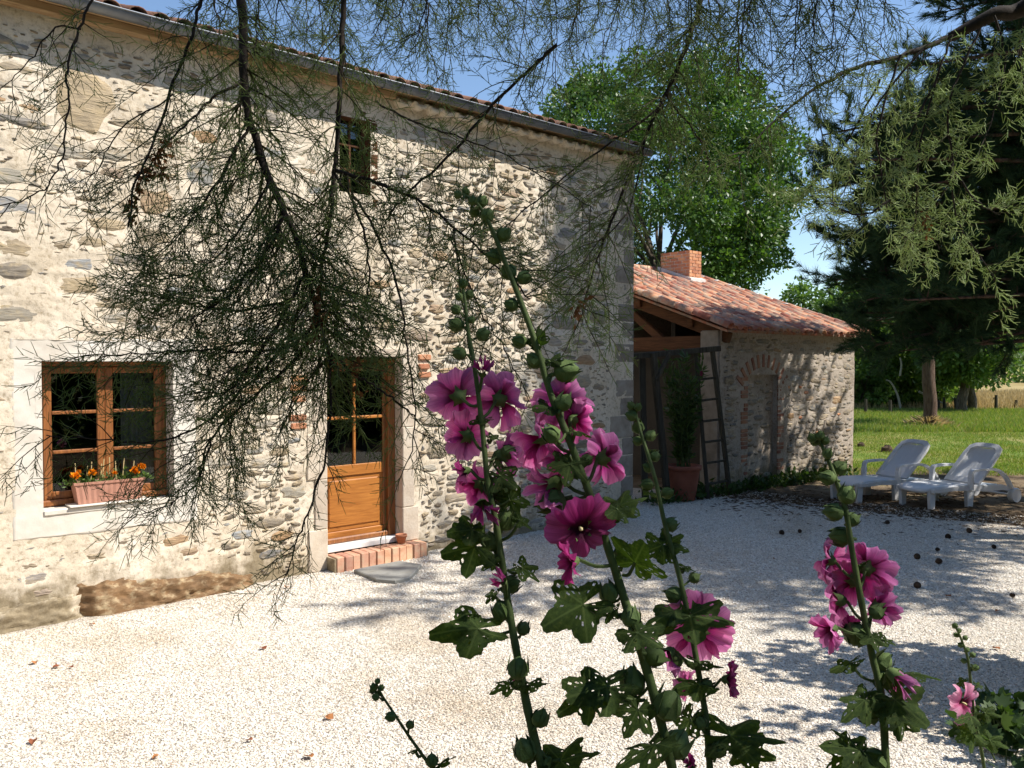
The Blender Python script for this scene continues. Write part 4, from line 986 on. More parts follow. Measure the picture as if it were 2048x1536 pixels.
# pine cones and fallen leaves on the gravel
def cone_mesh():
    b = MB(); rows = 9
    b.lathe([(.004, 0), (.02, .015), (.024, .035), (.016, .06), (.003, .075)], 10)
    for i in range(rows):
        z = .006+.062*i/rows; rr = .030*math.sin(PI*(.18+.78*i/rows))+.003
        for j in range(8):
            a = 2*PI*(j+.5*(i % 2))/8; c, s = math.cos(a), math.sin(a); t = Vector((-s, c, 0))
            p = Vector((rr*.5*c, rr*.5*s, z)); q = Vector((rr*1.12*c, rr*1.12*s, z+.008))
            b.add([p-t*.005, q-t*.008, q+Vector((0, 0, .006)), q+t*.008, p+t*.005], [(0, 1, 2, 3, 4)])
    return mesh_np('pine_cone', b.v, b.f, 'cone')
CM = cone_mesh()
CONES = ((1898, 1076), (1870, 1104), (1870, 1128), (1838, 1178), (1992, 1098), (1780, 1050), (1627, 1003), (1655, 1004), (1832, 1120), (1935, 1068), (2018, 1196), (1558, 1068), (1600, 1066), (1752, 1002))
for i, (px, py) in enumerate(CONES):
    g = gnd(px, py); o = link('pine_cone', CM, None, 'small dark pine cone on the shaded gravel, %s from the house side' % nth([c[0]+c[1]*1e-4 for c in CONES], px+py*1e-4), 'pine cone', 'pine cones on the gravel')
    put(o, Matrix.Translation((g.x, g.y, .03)) @ Matrix.Rotation(rnd(0, 6.28), 4, 'Z') @ Matrix.Rotation(rnd(1.2, 1.7), 4, 'X') @ Matrix.Scale(rnd(.7, 1.05), 4))
def fallen_leaf():
    b = MB(); V = [(0, 0, .0)]; n = 10
    for i in range(n):
        a = 2*PI*i/n; r_ = .03*(1+.35*math.cos(a))*(1 if i % 2 else .8); V.append((r_*math.cos(a), r_*.7*math.sin(a), .006+.008*math.sin(2*a)))
    b.add(V, [(0, i+1, (i+1) % n+1) for i in range(n)]); return mesh_np('fallen_leaf', b.v, b.f, 'leaf_brown')
M['leaf_brown'] = simple('brown_leaf', [(.22, .075, .03), (.38, .15, .06)], 40, .8, .3, vary=.3)
FL = fallen_leaf()
LEAVES = ((66, 1487), (71, 1329), (143, 1338), (110, 1338), (186, 1252), (572, 1177), (525, 1300), (500, 1485), (620, 1518), (1995, 1225), (1895, 1195), (1548, 1120), (1990, 1300), (655, 1440), (310, 1520), (1700, 1275))
for (px, py) in LEAVES:
    g = gnd(px, py); o = link('fallen_leaf', FL, None, 'small reddish-brown dead leaf on the gravel, %s from the picture left' % nth([c[0]+c[1]*1e-4 for c in LEAVES], px+py*1e-4), 'leaf', 'dead leaves on the gravel')
    put(o, Matrix.Translation((g.x, g.y, .016)) @ Matrix.Rotation(rnd(0, 6.28), 4, 'Z') @ Matrix.Rotation(rnd(-.3, .3), 4, 'X') @ Matrix.Scale(rnd(.7, 1.2), 4))

# ================================================================== TREES AND BACKGROUND
def limbs(mb, base, top, r0, r1, n=7, wob=.15, sides=8):
    pts = [base.lerp(top, i/(n-1)) + Vector((rnd(-wob, wob), rnd(-wob, wob), 0))*(0 < i) for i in range(n)]
    pts = smooth_path(pts, 3); k = len(pts); mb.tube(pts, [r0+(r1-r0)*i/(k-1) for i in range(k)], sides); return pts
def broad_tree(name, base, height, crown_c, crown_r, n_clump, per, leaf, mat, label, trunk_r=.25, group=None, bark='bark', clump_r=.9, cat='tree', fill=.35, narrow=.62):
    t = thing(name, base, label, cat, group); b = MB()
    c = Vector(crown_c); fork = base.lerp(Vector((c.x, c.y, c.z-crown_r[2]*.55)), 1)
    limbs(b, base, fork, trunk_r, trunk_r*.6, 6, trunk_r*.3, 10)
    cc = []
    for k in range(n_clump):
        while True:
            v = Vector((rnd(-1, 1), rnd(-1, 1), rnd(-1, 1)))
            if v.length < 1: break
        v = v.normalized()*(v.length**fill)
        if v.z < -.75: v.z = -.75
        cc.append(Vector((c.x+v.x*crown_r[0], c.y+v.y*crown_r[1], c.z+v.z*crown_r[2])))
    for k in range(min(16, n_clump)): limbs(b, fork+Vector((0, 0, rnd(-.3, .3))), cc[k].lerp(c, .3), trunk_r*.26, .015, 5, .25, 5)
    b.build('trunk', bark, t, True)
    P = []; D = []
    for q in cc:
        rr = clump_r*rnd(.6, 1.25)
        v = RNG.normal(size=(per, 3)); v /= np.linalg.norm(v, axis=1, keepdims=True); rad = rr*RNG.uniform(.25, 1, per)[:, None]**.6
        P.append(np.array(q)+v*rad*np.array([1, 1, .7])); d = v+RNG.normal(size=(per, 3))*.7; d[:, 2] -= .15; D.append(d)
    leaf_cloud('crown', np.concatenate(P), np.concatenate(D), leaf, mat, t, narrow=narrow); return t
ob = C(5.8, 33)
broad_tree('oak_tree', ob, 16, ob+Vector((0, 0, 8.7)), (5.15, 5.15, 5.7), 250, 430, .16, 'oak', 'big leafy oak rising behind the outbuilding chimney', .45, clump_r=1.1, fill=.5)
for (px, d, h, r_, lab) in ((1612, 46, 6.6, 1.9, 'bushy tree top just showing over the outbuilding roof'), (1735, 43, 6.8, 2.6, 'rounded green tree right behind the outbuilding wall'), (1795, 47, 7.4, 2.6, 'taller green tree between the outbuilding and the lawn trunk')):
    g = C((px-1024)/FPX*d, d); broad_tree('hedgerow_tree', g, h, g+Vector((0, 0, h*.52)), (r_, r_, h*.46), 70, 130, .26, 'bush', lab, .16, 'trees along the field hedge', clump_r=.9)
g = C((1945-1024)/FPX*39.5, 39.5); broad_tree('willow_tree', g, 6, g+Vector((-.3, 0, 3.6)), (2.5, 2.3, 2.0), 80, 150, .26, 'pale', 'light green spreading tree standing at the field fence', .22, clump_r=.75, fill=.5, narrow=.35)
g = C((1925-1024)/FPX*38, 38); broad_tree('field_tree', g, 5, g+Vector((.2, 0, 2.9)), (1.7, 1.7, 1.7), 60, 130, .24, 'bush', 'dark-trunked tree under the pale tree at the fence', .25, clump_r=.75)
for i, (px, d, h, r_) in enumerate(((1722, 41.5, 3.0, 1.6), (1775, 42.5, 2.4, 1.4), (1822, 43, 2.8, 1.6), (1870, 44, 2.6, 1.4))):
    g = C((px-1024)/FPX*d, d); labs = ('dense bush at the hedge foot next to the outbuilding corner', 'second hedge bush, with a bare branch before it', 'third hedge bush, left of the lawn trunk', 'hedge bush behind the lawn trunk')
    broad_tree('hedge_bush', g, h, g+Vector((0, 0, h*.45)), (r_, r_, h*.55), 45, 110, .2, 'bush', labs[i], .08, 'bushes along the field hedge', clump_r=.6, cat='bush')
# bare pale branches in the hedge
for (pts, lab) in (([(1802, 822), (1795, 790), (1782, 765), (1772, 760)], 'bare pale branch curving up in front of the hedge'), ([(1800, 752), (1803, 730), (1800, 715)], 'upright bleached branch high in the hedge'), ([(1838, 783), (1860, 795), (1890, 808)], 'fallen bleached bough lying across the hedge foot')):
    b = MB(); q = smooth_path([at(p[0], p[1], 39.6) for p in pts], 4); b.tube(q, [.06-.03*i/len(q) for i in range(len(q))], 6)
    b.build('dead_branch', 'dead', None, label=lab, cat='branch')
# fence posts
for i, (px, py, top, lean) in enumerate(((1731, 828, 798, 0), (1780, 828, 800, 0), (1876, 822, 800, .05), (1889, 822, 794, -.06), (1913, 821, 796, -.16), (1951, 820, 795, -.04), (1992, 821, 790, 0), (1988, 806, 795, 0), (2032, 818, 800, 0))):
    g = gnd(px, py); d = (g-CAM).dot(FWD); h = (py-top)/FPX*d
    b = MB().tube([g-UP*.05, g+RIGHT*lean*h*.5+UP*h*.5, g+RIGHT*lean*h+UP*h], [.075, .07, .06], 7)
    b.build('fence_post', 'grey_wood', None, label='rough wooden post of the field fence, %s from the outbuilding' % ORD[(0, 1, 2, 3, 4, 5, 7, 6, 8)[i]], cat='fence post', group='posts of the field fence')
# far hedge and hill
hillv = []; nx = 40
for i in range(nx+1):
    a = i/nx; r_ = 60+240*a
    for d, z in ((190, -.05), (240, 4+6*math.sin(a*2.4)), (300, 11+8*math.sin(a*2.2+.4)), (420, 15+10*math.sin(a*2)), (600, 10)):
        p = C(r_, d, z); hillv.append(p)
link('hill', mesh_np('hill', hillv, [(i*5+j, (i+1)*5+j, (i+1)*5+j+1, i*5+j+1) for i in range(nx) for j in range(4)], 'lawn', True), None, 'low wooded hill on the far horizon', 'hill', kind='structure')
def wood(name, spots, leaf, mat, label, per, clump):
    P = []; D = []
    for (p, rx, rz) in spots:
        for k in range(per):
            v = RNG.normal(size=(clump, 3)); v /= np.linalg.norm(v, axis=1, keepdims=True)
            c0 = np.array(p)+np.array([rnd(-rx, rx), rnd(-rx, rx), rnd(0, 2*rz)]); P.append(c0+v*rx*.38*RNG.uniform(.4, 1, clump)[:, None]); D.append(v+RNG.normal(size=(clump, 3))*.6)
    o = leaf_cloud(name, np.concatenate(P), np.concatenate(D), leaf, mat, None); o['label'] = label; o['category'] = 'wood'; o['kind'] = 'stuff'
wood('treeline', [(C(a, 96+rnd(-4, 4), 0), 2.6, rnd(1.2, 2.2)) for a in np.arange(36, 72, 2.6)], .7, 'bush', 'dark far hedge line closing the tan field', 9, 26)
wood('forest', [(C(a, 205+rnd(-8, 40), rnd(0, 4)), 5, rnd(2.2, 4)) for a in np.arange(90, 150, 3.2)], 1.6, 'bush', 'distant wood covering the low hill', 8, 26)
wood('skylight_block_trees', [(C(2+26*math.cos(a)+rnd(-2, 2), 4+26*math.sin(a)+rnd(-2, 2), 0), 4.2, rnd(5, 6.4)) for a in np.arange(R(172), R(385), R(8))], 1.3, 'fig', 'unseen belt of tall trees added behind the viewpoint to block skylight', 26, 26)  # unseen trees, added to hold back skylight and deepen the shade
# grass on the lawn: short blades, and a taller unmown band toward the fence
def blades(name, poly, n, hgt, wid, mat, label):
    (r0, r1, d0, d1) = poly
    d = RNG.uniform(d0, d1, n); rr = RNG.uniform(r0, r1, n)*d
    base = np.array(C(0, 0))[None, :2] + np.outer(rr, np.array(RIGHT)[:2]) + np.outer(d, np.array(FWD)[:2])
    keep = (vnoise(base[:, 0]*.7, base[:, 1]*.7, 5) + RNG.uniform(0, .5, n)) > .45; base = base[keep]; m = len(base)
    h = hgt*RNG.uniform(.5, 1.3, m); a = RNG.uniform(0, 2*PI, m); ln = RNG.normal(0, .35, (m, 2))*h[:, None]
    V = np.zeros((m, 3, 3)); w_ = wid*RNG.uniform(.6, 1.3, m)
    V[:, 0, :2] = base; V[:, 1, :2] = base; V[:, 0, 0] -= w_*np.cos(a); V[:, 0, 1] -= w_*np.sin(a); V[:, 1, 0] += w_*np.cos(a); V[:, 1, 1] += w_*np.sin(a)
    V[:, 2, :2] = base+ln; V[:, 2, 2] = h; V[:, :2, 2] = -.01
    o = link(name, mesh_np(name, V.reshape(-1, 3), np.arange(m*3).reshape(-1, 3), mat), None, label, 'grass', kind='stuff')
blades('grass', (.38, .72, 16.6, 28), 60000, .045, .008, 'grass', 'short mown grass of the lawn behind the loungers')
blades('grass', (.36, .72, 27, 39.4), 46000, .16, .015, 'grass', 'taller bright unmown grass in front of the field fence')
blades('grass', (.36, .72, 39.5, 62), 26000, .34, .03, 'hay', 'tall dry straw-coloured grass beyond the fence')
# tree on the lawn whose trunk stands behind the loungers
def tufts(name, P, D, mat, parent, per=26, L=.16, w_=.0035, spread=.9):
    """pine needle tufts: per needles fanned about each shoot direction"""
    P = np.repeat(np.asarray(P), per, 0); D = np.repeat(np.asarray(D), per, 0); n = len(P)
    D = D/np.linalg.norm(D, axis=1, keepdims=True); v = RNG.normal(size=(n, 3)); v /= np.linalg.norm(v, axis=1, keepdims=True)
    d = D + v*spread*RNG.uniform(.5, 1, n)[:, None]; d /= np.linalg.norm(d, axis=1, keepdims=True)
    s = np.cross(d, RNG.normal(size=(n, 3))); s /= np.linalg.norm(s, axis=1, keepdims=True)
    b0 = P - D*(RNG.uniform(0, .5, n)*L)[:, None]; l = (L*RNG.uniform(.7, 1.15, n))[:, None]
    V = np.stack([b0-s*w_, b0+s*w_, b0+d*l], 1).reshape(-1, 3)
    return link(name, mesh_np(name, V, np.arange(n*3).reshape(-1, 3), mat), parent)
lt = gnd(1858, 853); t = thing('lawn_pine', lt, 'pine with a straight bare trunk standing on the lawn behind the loungers', 'tree')
b = MB(); limbs(b, lt, lt+Vector((.1, .1, 5.5)), .23, .17, 8, .05, 12); limbs(b, lt+Vector((.1, .1, 5.4)), lt+Vector((.3, .2, 12.5)), .17, .03, 7, .1, 8)
P = []; D = []
for k in range(46):
    zz = rnd(3.4, 12); a = rnd(0, 6.28); ln = (3.6*(1-(zz-3.4)/11)+.5)*rnd(.7, 1); q0 = lt+Vector((.2, .15, zz)); q1 = q0+Vector((ln*math.cos(a), ln*math.sin(a), rnd(-.5, .6)))
    pts = limbs(b, q0, q1, .05, .012, 5, .15, 5)
    for p in pts[4:]:
        for j in range(7): v = Vector((rnd(-1, 1), rnd(-1, 1), rnd(-.4, .9))); P.append(p+v*.45); D.append(v+Vector((0, 0, .4)))
b.build('trunk', 'pine_bark', t, True); tufts('crown', P, D, 'pine', t, 20, .34, .012)
PP = []; DD = []
for k in range(420): a = rnd(0, 6.28); rr = abs(random.gauss(.0, .55)); PP.append((lt.x+rr*math.cos(a), lt.y+rr*math.sin(a), max(0, .3-rr*.35))); DD.append((math.cos(a), math.sin(a), rnd(-.1, 1)))
o = leaf_cloud('cut_grass', PP, DD, .28, 'hay', None, narrow=.12); o['label'] = 'heap of dry cut grass round the foot of the lawn pine'; o['category'] = 'hay'; o['kind'] = 'stuff'
# clod and log by the outbuilding corner
for (px, py, s, lab) in ((1774, 903, .17, 'dark clod of earth on the bare ground behind the loungers'), (1722, 893, .12, 'small dark stone by the outbuilding corner')):
    g = gnd(px, py); V, F = SV[3]; b = MB(); b.add([g+Vector((v[0]*s, v[2]*s*.8, -v[1]*s*.9)) for v in V], F); b.build('clod', 'soil', None, label=lab, cat='clod')

# near pine, trunk just outside the frame: shades the loungers
pb = C(8.9, 10.3); t = thing('near_pine', pb, 'big dark pine whose boughs hang over the loungers and outbuilding', 'tree')
b = MB(); limbs(b, pb, pb+Vector((0, 0, 11)), .24, .07, 9, .08, 12); P = []; D = []; P2 = []; D2 = []
ends = [(1575, 385, 11.0), (1600, 270, 10.6), (1640, 320, 10.2), (1612, 470, 11.4), (1640, 560, 11.4), (1648, 625, 11.8), (1690, 680, 11.6), (1740, 690, 11.2), (1800, 700, 11.0), (1860, 690, 10.8), (1920, 690, 10.6), (1940, 630, 10.4), (1700, 420, 10.8), (1720, 560, 11.2),
        (1760, 480, 10.4), (1800, 380, 10.2), (1840, 280, 10.0), (1880, 560, 10.4), (1850, 450, 10.6), (1940, 420, 10.2), (1930, 300, 10.4), (1900, 180, 10.0), (1960, 120, 10.6), (1830, 130, 9.6), (2010, 220, 10.0), (1760, 620, 11.4), (1975, 480, 10.0), (1680, 500, 11.6), (1740, 300, 10.6), (1800, 600, 10.2), (1890, 20, 10.4), (2000, 60, 9.8), (1690, 600, 11.0), (1840, 640, 11.6), (1930, 600, 11.2), (1780, 540, 11.8), (1660, 360, 11.3), (2030, 420, 10.6), (2000, 480, 11.0)]
tg = [(at(e[0]+(45 if e[0] < 1710 else 15), e[1], e[2]), True) for e in ends]
for k in range(44):        # the rest of the crown, out of frame
    a = rnd(0, 6.28); zz = rnd(3.6, 11.5); rr = rnd(2.2, 5.6)*(1-.45*(zz-3.6)/8)
    p = pb+Vector((rr*math.cos(a), rr*math.sin(a), zz)); rel = p-CAM; d = rel.dot(FWD); x = rel.dot(RIGHT)/max(d, .1)*FPX+1024
    if 1000 < x < 1990 and d > 1: continue
    tg.append((p, False))
# the high, spreading part of the crown, above the picture
def seen(p):
    rel = p-CAM; d = rel.dot(FWD)
    if d < .5: return False
    x = 1024+FPX*rel.dot(RIGHT)/d; y = 725-FPX*(p.z-CAM.z)/d
    return -100 < x < 2000 and y > -70
n = 0
while n < 46:      # inner and far boughs of the part in view
    x, y, d = rnd(1700, 2048), rnd(60, 670), rnd(11, 15.5)
    if y < 240-(x-1700)*.3 or (x > 1960 and y > 540): continue
    tg.append((at(x, y, d), n % 2 == 0)); n += 1
n = 0
while n < 120:
    v = Vector((rnd(-1, 1), rnd(-1, 1), rnd(-1, 1)))
    if v.length > 1: continue
    p = C(8.6+v.x*4.6, 10.8+v.y*5.4, 8.4+v.z*4.0)
    if seen(p): continue
    tg.append((p, False)); n += 1
for k in range(34):      # boughs that shade the house corner, and those that shade the outbuilding
    p = C(rnd(5.0, 7.6), rnd(9.6, 12.4), rnd(7.7, 9.8)); tg.append((p, False))
    for _ in range(2):
        p = C(rnd(8.0, 12.0), rnd(13.2, 16.2), rnd(4.6, 9.6))
        if not seen(p): tg.append((p, False))
    tg.append((C(rnd(9.6, 13.2), rnd(10.6, 13.6), rnd(4.2, 8.6)), False))
    p = C(rnd(7.5, 11), rnd(6.6, 9.6), rnd(4.4, 8))
    if not seen(p): tg.append((p, False))
def over_door(p):        # the pine does not reach far enough to shade the door end of the house
    h = -p.y/.69; xw = p.x-.579*h; zw = p.z-h
    return xw < 3.5 and zw > -1.2
tg = [q for q in tg if q[1] or not over_door(q[0])]
for (e, vis) in tg:
    q0 = pb + Vector((0, 0, min(10.5, max(2.6, e.z-.4+rnd(-.5, .7)))))
    mid = q0.lerp(e, .5)+Vector((rnd(-.3, .3), rnd(-.3, .3), rnd(.0, .5)))
    pts = smooth_path([q0, mid, e], 6); k = len(pts); b.tube(pts, [.055-.045*i/(k-1) for i in range(k)], 6)
    for i, p in enumerate(pts):
        if i < 3: continue
        ax = (pts[min(i+1, k-1)]-pts[i-1]).normalized()
        for j in range(3 if vis else 3):
            v = Vector((rnd(-1, 1), rnd(-1, 1), rnd(-.6, .8))).normalized(); sd = (v*.9+ax*.8).normalized(); ln = rnd(.3, .75)*(1.15-.5*i/k)
            tip = p+sd*ln+Vector((0, 0, .08)); b.tube([p, tip], [.009, .004], 3, cap=False)
            if not vis:
                for f in (.5, 1.0): P2.append(p.lerp(tip, f)); D2.append(sd+Vector((rnd(-.5, .5), rnd(-.5, .5), rnd(-.1, .6))))
                continue
            for f in (.35, .5, .65, .8, .92, 1.0):
                P.append(p.lerp(tip, f)); D.append(sd+Vector((rnd(-.5, .5), rnd(-.5, .5), rnd(-.1, .6))))
                if random.random() < .7: P.append(p.lerp(tip, f)+Vector((rnd(-.1, .1), rnd(-.1, .1), rnd(-.08, .1)))); D.append(sd+Vector((rnd(-1, 1), rnd(-1, 1), rnd(-.1, .8))))
b.build('trunk', 'pine_bark', t, True); tufts('crown', P, D, 'pine', t, 24, .165, .0038, .8); tufts('crown', P2, D2, 'pine', t, 14, .26, .015, .9)
print('pine tufts', len(P))

for k, (r_, d, h, lab) in enumerate(((12.5, -5, 3.6, 'clipped dark laurel farthest behind the yard'), (13.2, -2, 4.2, 'tall dark laurel second from the back of the yard'), (13.6, 1.2, 3.8, 'broad dark laurel level with the flower bed'), (14.2, 4.2, 4.4, 'dark laurel beside the near pine'), (15, 7.4, 4.0, 'dark laurel closing the hedge toward the lawn'))):
    g = C(r_, d); broad_tree('laurel_shrub', g, h, g+Vector((0, 0, h*.5)), (1.9, 1.9, h*.52), 34, 60, .34, 'fig', lab, .1, 'laurel hedge beside the yard', clump_r=.9, cat='shrub')
# broad-leaved shrub at the right edge
def lobed_leaf_cloud(name, P, D, size, mat, parent):
    n = len(P); P = np.asarray(P); D = np.asarray(D); D = D/np.linalg.norm(D, axis=1, keepdims=True)
    S = np.cross(D, RNG.normal(size=(n, 3))); S /= np.linalg.norm(S, axis=1, keepdims=True); Nn = np.cross(S, D); L = size*RNG.uniform(.6, 1.25, n)
    out = [(0, 0), (.35, .1), (.5, .38), (.28, .42), (.36, .75), (.14, .66), (0, 1.0), (-.14, .66), (-.36, .75), (-.28, .42), (-.5, .38), (-.35, .1)]
    V = np.stack([P+S*(L*u)[:, None]+D*(L*v)[:, None]+Nn*(L*.25*(u*u-.3*v*v))[:, None] for u, v in out], 1); k = len(out)
    tri = [(0, 1, 2), (0, 2, 3), (0, 3, 9), (0, 9, 10), (0, 10, 11), (3, 4, 5), (3, 5, 9), (9, 5, 7), (9, 7, 8), (5, 6, 7)]
    F = (np.arange(n)[:, None, None]*k + np.array(tri)[None]).reshape(-1, 3)
    return link(name, mesh_np(name, V.reshape(-1, 3), F, mat), parent)
random.seed(9); fb = C(4.5, 5.5); t = thing('fig_shrub', fb, 'dark lobed-leaf shrub poking in at the edge of the frame beside the lawn', 'shrub')
b = MB(); P = []; D = []
for k in range(52):
    a = rnd(0, 6.28); zz = rnd(1.65, 2.5); rr = rnd(.2, 1.05); tip = fb+Vector((rr*math.cos(a), rr*math.sin(a), zz))
    if (tip-CAM).dot(RIGHT) < (.628 if zz < 2.25 else .66)*(tip-CAM).dot(FWD): continue
    pts = limbs(b, fb+Vector((rnd(-.1, .1), rnd(-.1, .1), 0)), tip, .022, .006, 5, .06, 5)
    for p in pts[6:]:
        for j in range(9): v = Vector((rnd(-1, 1), rnd(-1, 1), rnd(-.6, .8))); P.append(p+v*.13); D.append(v+Vector((0, 0, -.2)))
b.build('stems', 'bark', t, True); lobed_leaf_cloud('foliage', P, D, .12, 'fig', t)
# low plants in the bottom corner
t = thing('corner_plants', C(2.95, 4.9), 'tangle of low leafy plants in the shaded corner of the gravel', 'plants'); P = []; D = []; b = MB()
for k in range(46):
    p = C(2.75+abs(random.gauss(0, .45)), 4.3+rnd(0, .85)); zz = rnd(.1, .34)*(1.2 if random.random() < .2 else .8); b.tube([p, p+Vector((rnd(-.08, .08), rnd(-.08, .08), zz))], .004, 4)
    for j in range(9): P.append(p+Vector((rnd(-.12, .12), rnd(-.12, .12), rnd(.02, zz)))); D.append((rnd(-1, 1), rnd(-1, 1), rnd(0, .9)))
b.build('stems', 'holly_stem', t); lobed_leaf_cloud('foliage', P, D, .10, 'fig', t)

# ================================================================== FLOWER BED AND TAMARISK OVERHEAD
bedv = []; nx, ny = 24, 14
for i in range(nx+1):
    for j in range(ny+1):
        u, v = i/nx, j/ny; h = .78*min(1, 5*u, 5*(1-u), 4*v, 4*(1-v)); p = C(-2.2+4.6*u, -1.6+3.6*v, 0)
        bedv.append((p.x, p.y, h*(1+.1*math.sin(7*u+5*v))-.03+rnd(-.02, .02)))
link('flower_bed', mesh_np('flower_bed', bedv, [(i*(ny+1)+j, (i+1)*(ny+1)+j, (i+1)*(ny+1)+j+1, i*(ny+1)+j+1) for i in range(nx) for j in range(ny)], 'soil', True), None, 'raised earth bed under the hollyhocks', 'flower bed', kind='structure')

tam = thing('tamarisk_tree', C(3.4, .2), 'feathery tamarisk whose dark branches hang across the top of the view', 'tree')
TW0, TW1, TWR = [], [], []              # finest twiglets, built in one go
tb = MB(); tw = MB(); tg2 = MB()
def rot_about(v, ax, a): return Quaternion(ax, a) @ v
def twig(p, d, L, r, lvl, dens=1.0, grav=.25):
    n = 5 if lvl == 1 else 3
    pts = [p.copy()]; q = p.copy(); dd = d.normalized()
    for i in range(n):
        dd = (dd + Vector((rnd(-1, 1), rnd(-1, 1), rnd(-1, 1)))*.16 + Vector((0, 0, -grav*.35))).normalized(); q = q+dd*(L/n); pts.append(q.copy())
    (tw if lvl == 1 else tg2).tube(pts, [r*(1-.72*i/n) for i in range(n+1)], 3, cap=False)
    step = (.024 if lvl == 1 else .0085)/dens; s = step*rnd(.4, 1.4)
    while s < L*.98:
        f = s/L*n; i = min(int(f), n-1); c = pts[i].lerp(pts[i+1], f-i); ax = (pts[i+1]-pts[i]).normalized()
        side = rot_about(ax.orthogonal().normalized(), ax, rnd(0, 6.28)); cd_ = (ax*rnd(.55, 1.0)+side*rnd(.55, .9)).normalized()
        tl = 1-.55*s/L
        if lvl == 1: twig(c, cd_, rnd(.06, .15)*tl*(L/.32)**.5, r*.55, 2, dens, grav*.6)
        else:
            ln = rnd(.018, .050)*(.6+.4*tl); TW0.append(c); TW1.append(c+cd_*ln+Vector((0, 0, rnd(-.004, .004)))); TWR.append(.0009)
        s += step*rnd(.6, 1.5)
def branch(pts, r0, r1, n_tw, L, dens=1.0, start=.05, side_bias=None, n=6, grav=.25):
    """woody stem through surveyed points, n_tw feathery sprays along it"""
    q = smooth_path(pts, n); k = len(q)
    q = [p+Vector((rnd(-1, 1), rnd(-1, 1), rnd(-1, 1)))*.004 for p in q]
    tb.tube(q, [.85*(r0+(r1-r0)*i/(k-1)) for i in range(k)], 6, cap=False)
    n_tw = int(n_tw*1.35)
    for j in range(n_tw):
        f = (start+(1-start)*(j+rnd(0, 1))/n_tw)*(k-1); i = min(int(f), k-2); p = q[i].lerp(q[i+1], f-i); ax = (q[i+1]-q[i]).normalized()
        side = rot_about(ax.orthogonal().normalized(), ax, rnd(0, 6.28))
        if side_bias is not None: side = (side*.75+side_bias*.75).normalized()
        twig(p, ax*rnd(.35, .9)+side*rnd(.6, 1.0), L*rnd(.55, 1.25), r0*.12+.0011, 1, dens, grav)
    return q
A = lambda pts, d: [at(x, y, d if not isinstance(d, (tuple, list)) else d[0]+(d[1]-d[0])*i/(len(pts)-1)) for i, (x, y) in enumerate(pts)]
LB = (-RIGHT-UP*.35).normalized(); RB = (RIGHT-UP*.3).normalized()
random.seed(31)
branch(A([(470, -330), (478, -100), (484, 60), (492, 200), (527, 330), (572, 430), (612, 540), (640, 640), (662, 720)], (2.3, 2.1)), .017, .006, 62, .30, 1.0, .22)
branch(A([(690, -260), (688, -60), (682, 120), (672, 300), (661, 430), (640, 560), (628, 660)], (2.35, 2.25)), .011, .004, 34, .28, 1.0, .25)
branch(A([(572, 430), (520, 520), (455, 590), (380, 640)], (2.15, 2.0)), .006, .002, 20, .26, 1.0)
branch(A([(612, 540), (560, 640), (500, 730), (440, 800)], (2.13, 2.0)), .006, .002, 20, .26)
branch(A([(640, 640), (590, 720), (500, 800), (420, 880), (400, 955)], (2.1, 2.0)), .006, .002, 26, .24)
branch(A([(640, 640), (560, 700), (420, 700), (300, 705), (190, 712)], (2.1, 1.95)), .005, .0015, 22, .20)
branch(A([(590, 600), (470, 620), (360, 600), (270, 580)], (2.1, 2.0)), .005, .0015, 16, .2)
branch(A([(560, 700), (440, 820), (330, 880), (200, 880), (90, 870)], (2.05, 1.9)), .004, .0013, 12, .17, .9)
branch(A([(420, 880), (395, 960), (340, 1010), (270, 1030)], (2.0, 1.95)), .003, .0012, 9, .13, .9)
branch(A([(662, 720), (660, 820), (650, 920), (612, 1040), (590, 1090), (575, 1150)], (2.1, 2.0)), .0045, .0015, 15, .13, .9)
branch(A([(655, 700), (700, 740), (745, 770), (790, 800), (830, 835)], (2.1, 2.05)), .005, .002, 7, .18)
branch(A([(668, 342), (743, 362), (819, 390), (905, 450), (975, 515), (1060, 600)], (2.2, 1.9)), .007, .002, 30, .22, .95)
branch(A([(700, 380), (760, 480), (800, 600), (812, 700), (830, 820), (825, 900)], (2.2, 2.0)), .005, .0015, 13, .18, .95)
branch(A([(668, 342), (720, 440), (740, 560), (720, 660)], (2.25, 2.2)), .005, .002, 13, .24)
branch(A([(905, 450), (920, 560), (935, 680), (945, 780)], (1.95, 1.9)), .003, .0012, 14, .15, .8)
branch(A([(900, 470), (950, 600), (1010, 700), (1060, 800)], (1.95, 1.9)), .003, .0012, 13, .15, .8)
branch(A([(755, 205), (830, 245), (908, 270), (1000, 306), (1113, 369), (1190, 420)], (2.3, 2.1)), .004, .0012, 18, .16, .85)
branch(A([(1110, 90), (1068, 130), (1003, 191), (908, 301), (819, 383), (780, 430)], (2.0, 2.1)), .0055, .003, 18, .15, .8)
branch(A([(1430, -160), (1402, 0), (1385, 60), (1340, 170), (1296, 262), (1240, 400), (1195, 520), (1160, 640)], (2.8, 2.5)), .013, .002, 40, .26, .85, .15)
branch(A([(1330, 190), (1297, 232), (1147, 342), (1044, 425), (960, 490)], (2.65, 2.4)), .005, .0015, 20, .18, .8)
branch(A([(1290, 280), (1255, 420), (1175, 510), (1130, 600)], (2.6, 2.4)), .004, .0015, 15, .2, .8)
branch(A([(1330, 190), (1400, 280), (1420, 330)], (2.65, 2.7)), .005, .002, 9, .18, .8)
branch(A([(200, -60), (180, 8), (150, 80), (135, 150), (134, 240), (120, 330), (78, 385), (0, 412), (-60, 420)], (2.0, 1.9)), .004, .0012, 20, .13, .8, .12)
branch(A([(415, -60), (402, 0), (380, 85), (340, 180), (308, 285), (270, 375), (256, 455)], (2.1, 2.0)), .0055, .0025, 16, .17, .9, .1)
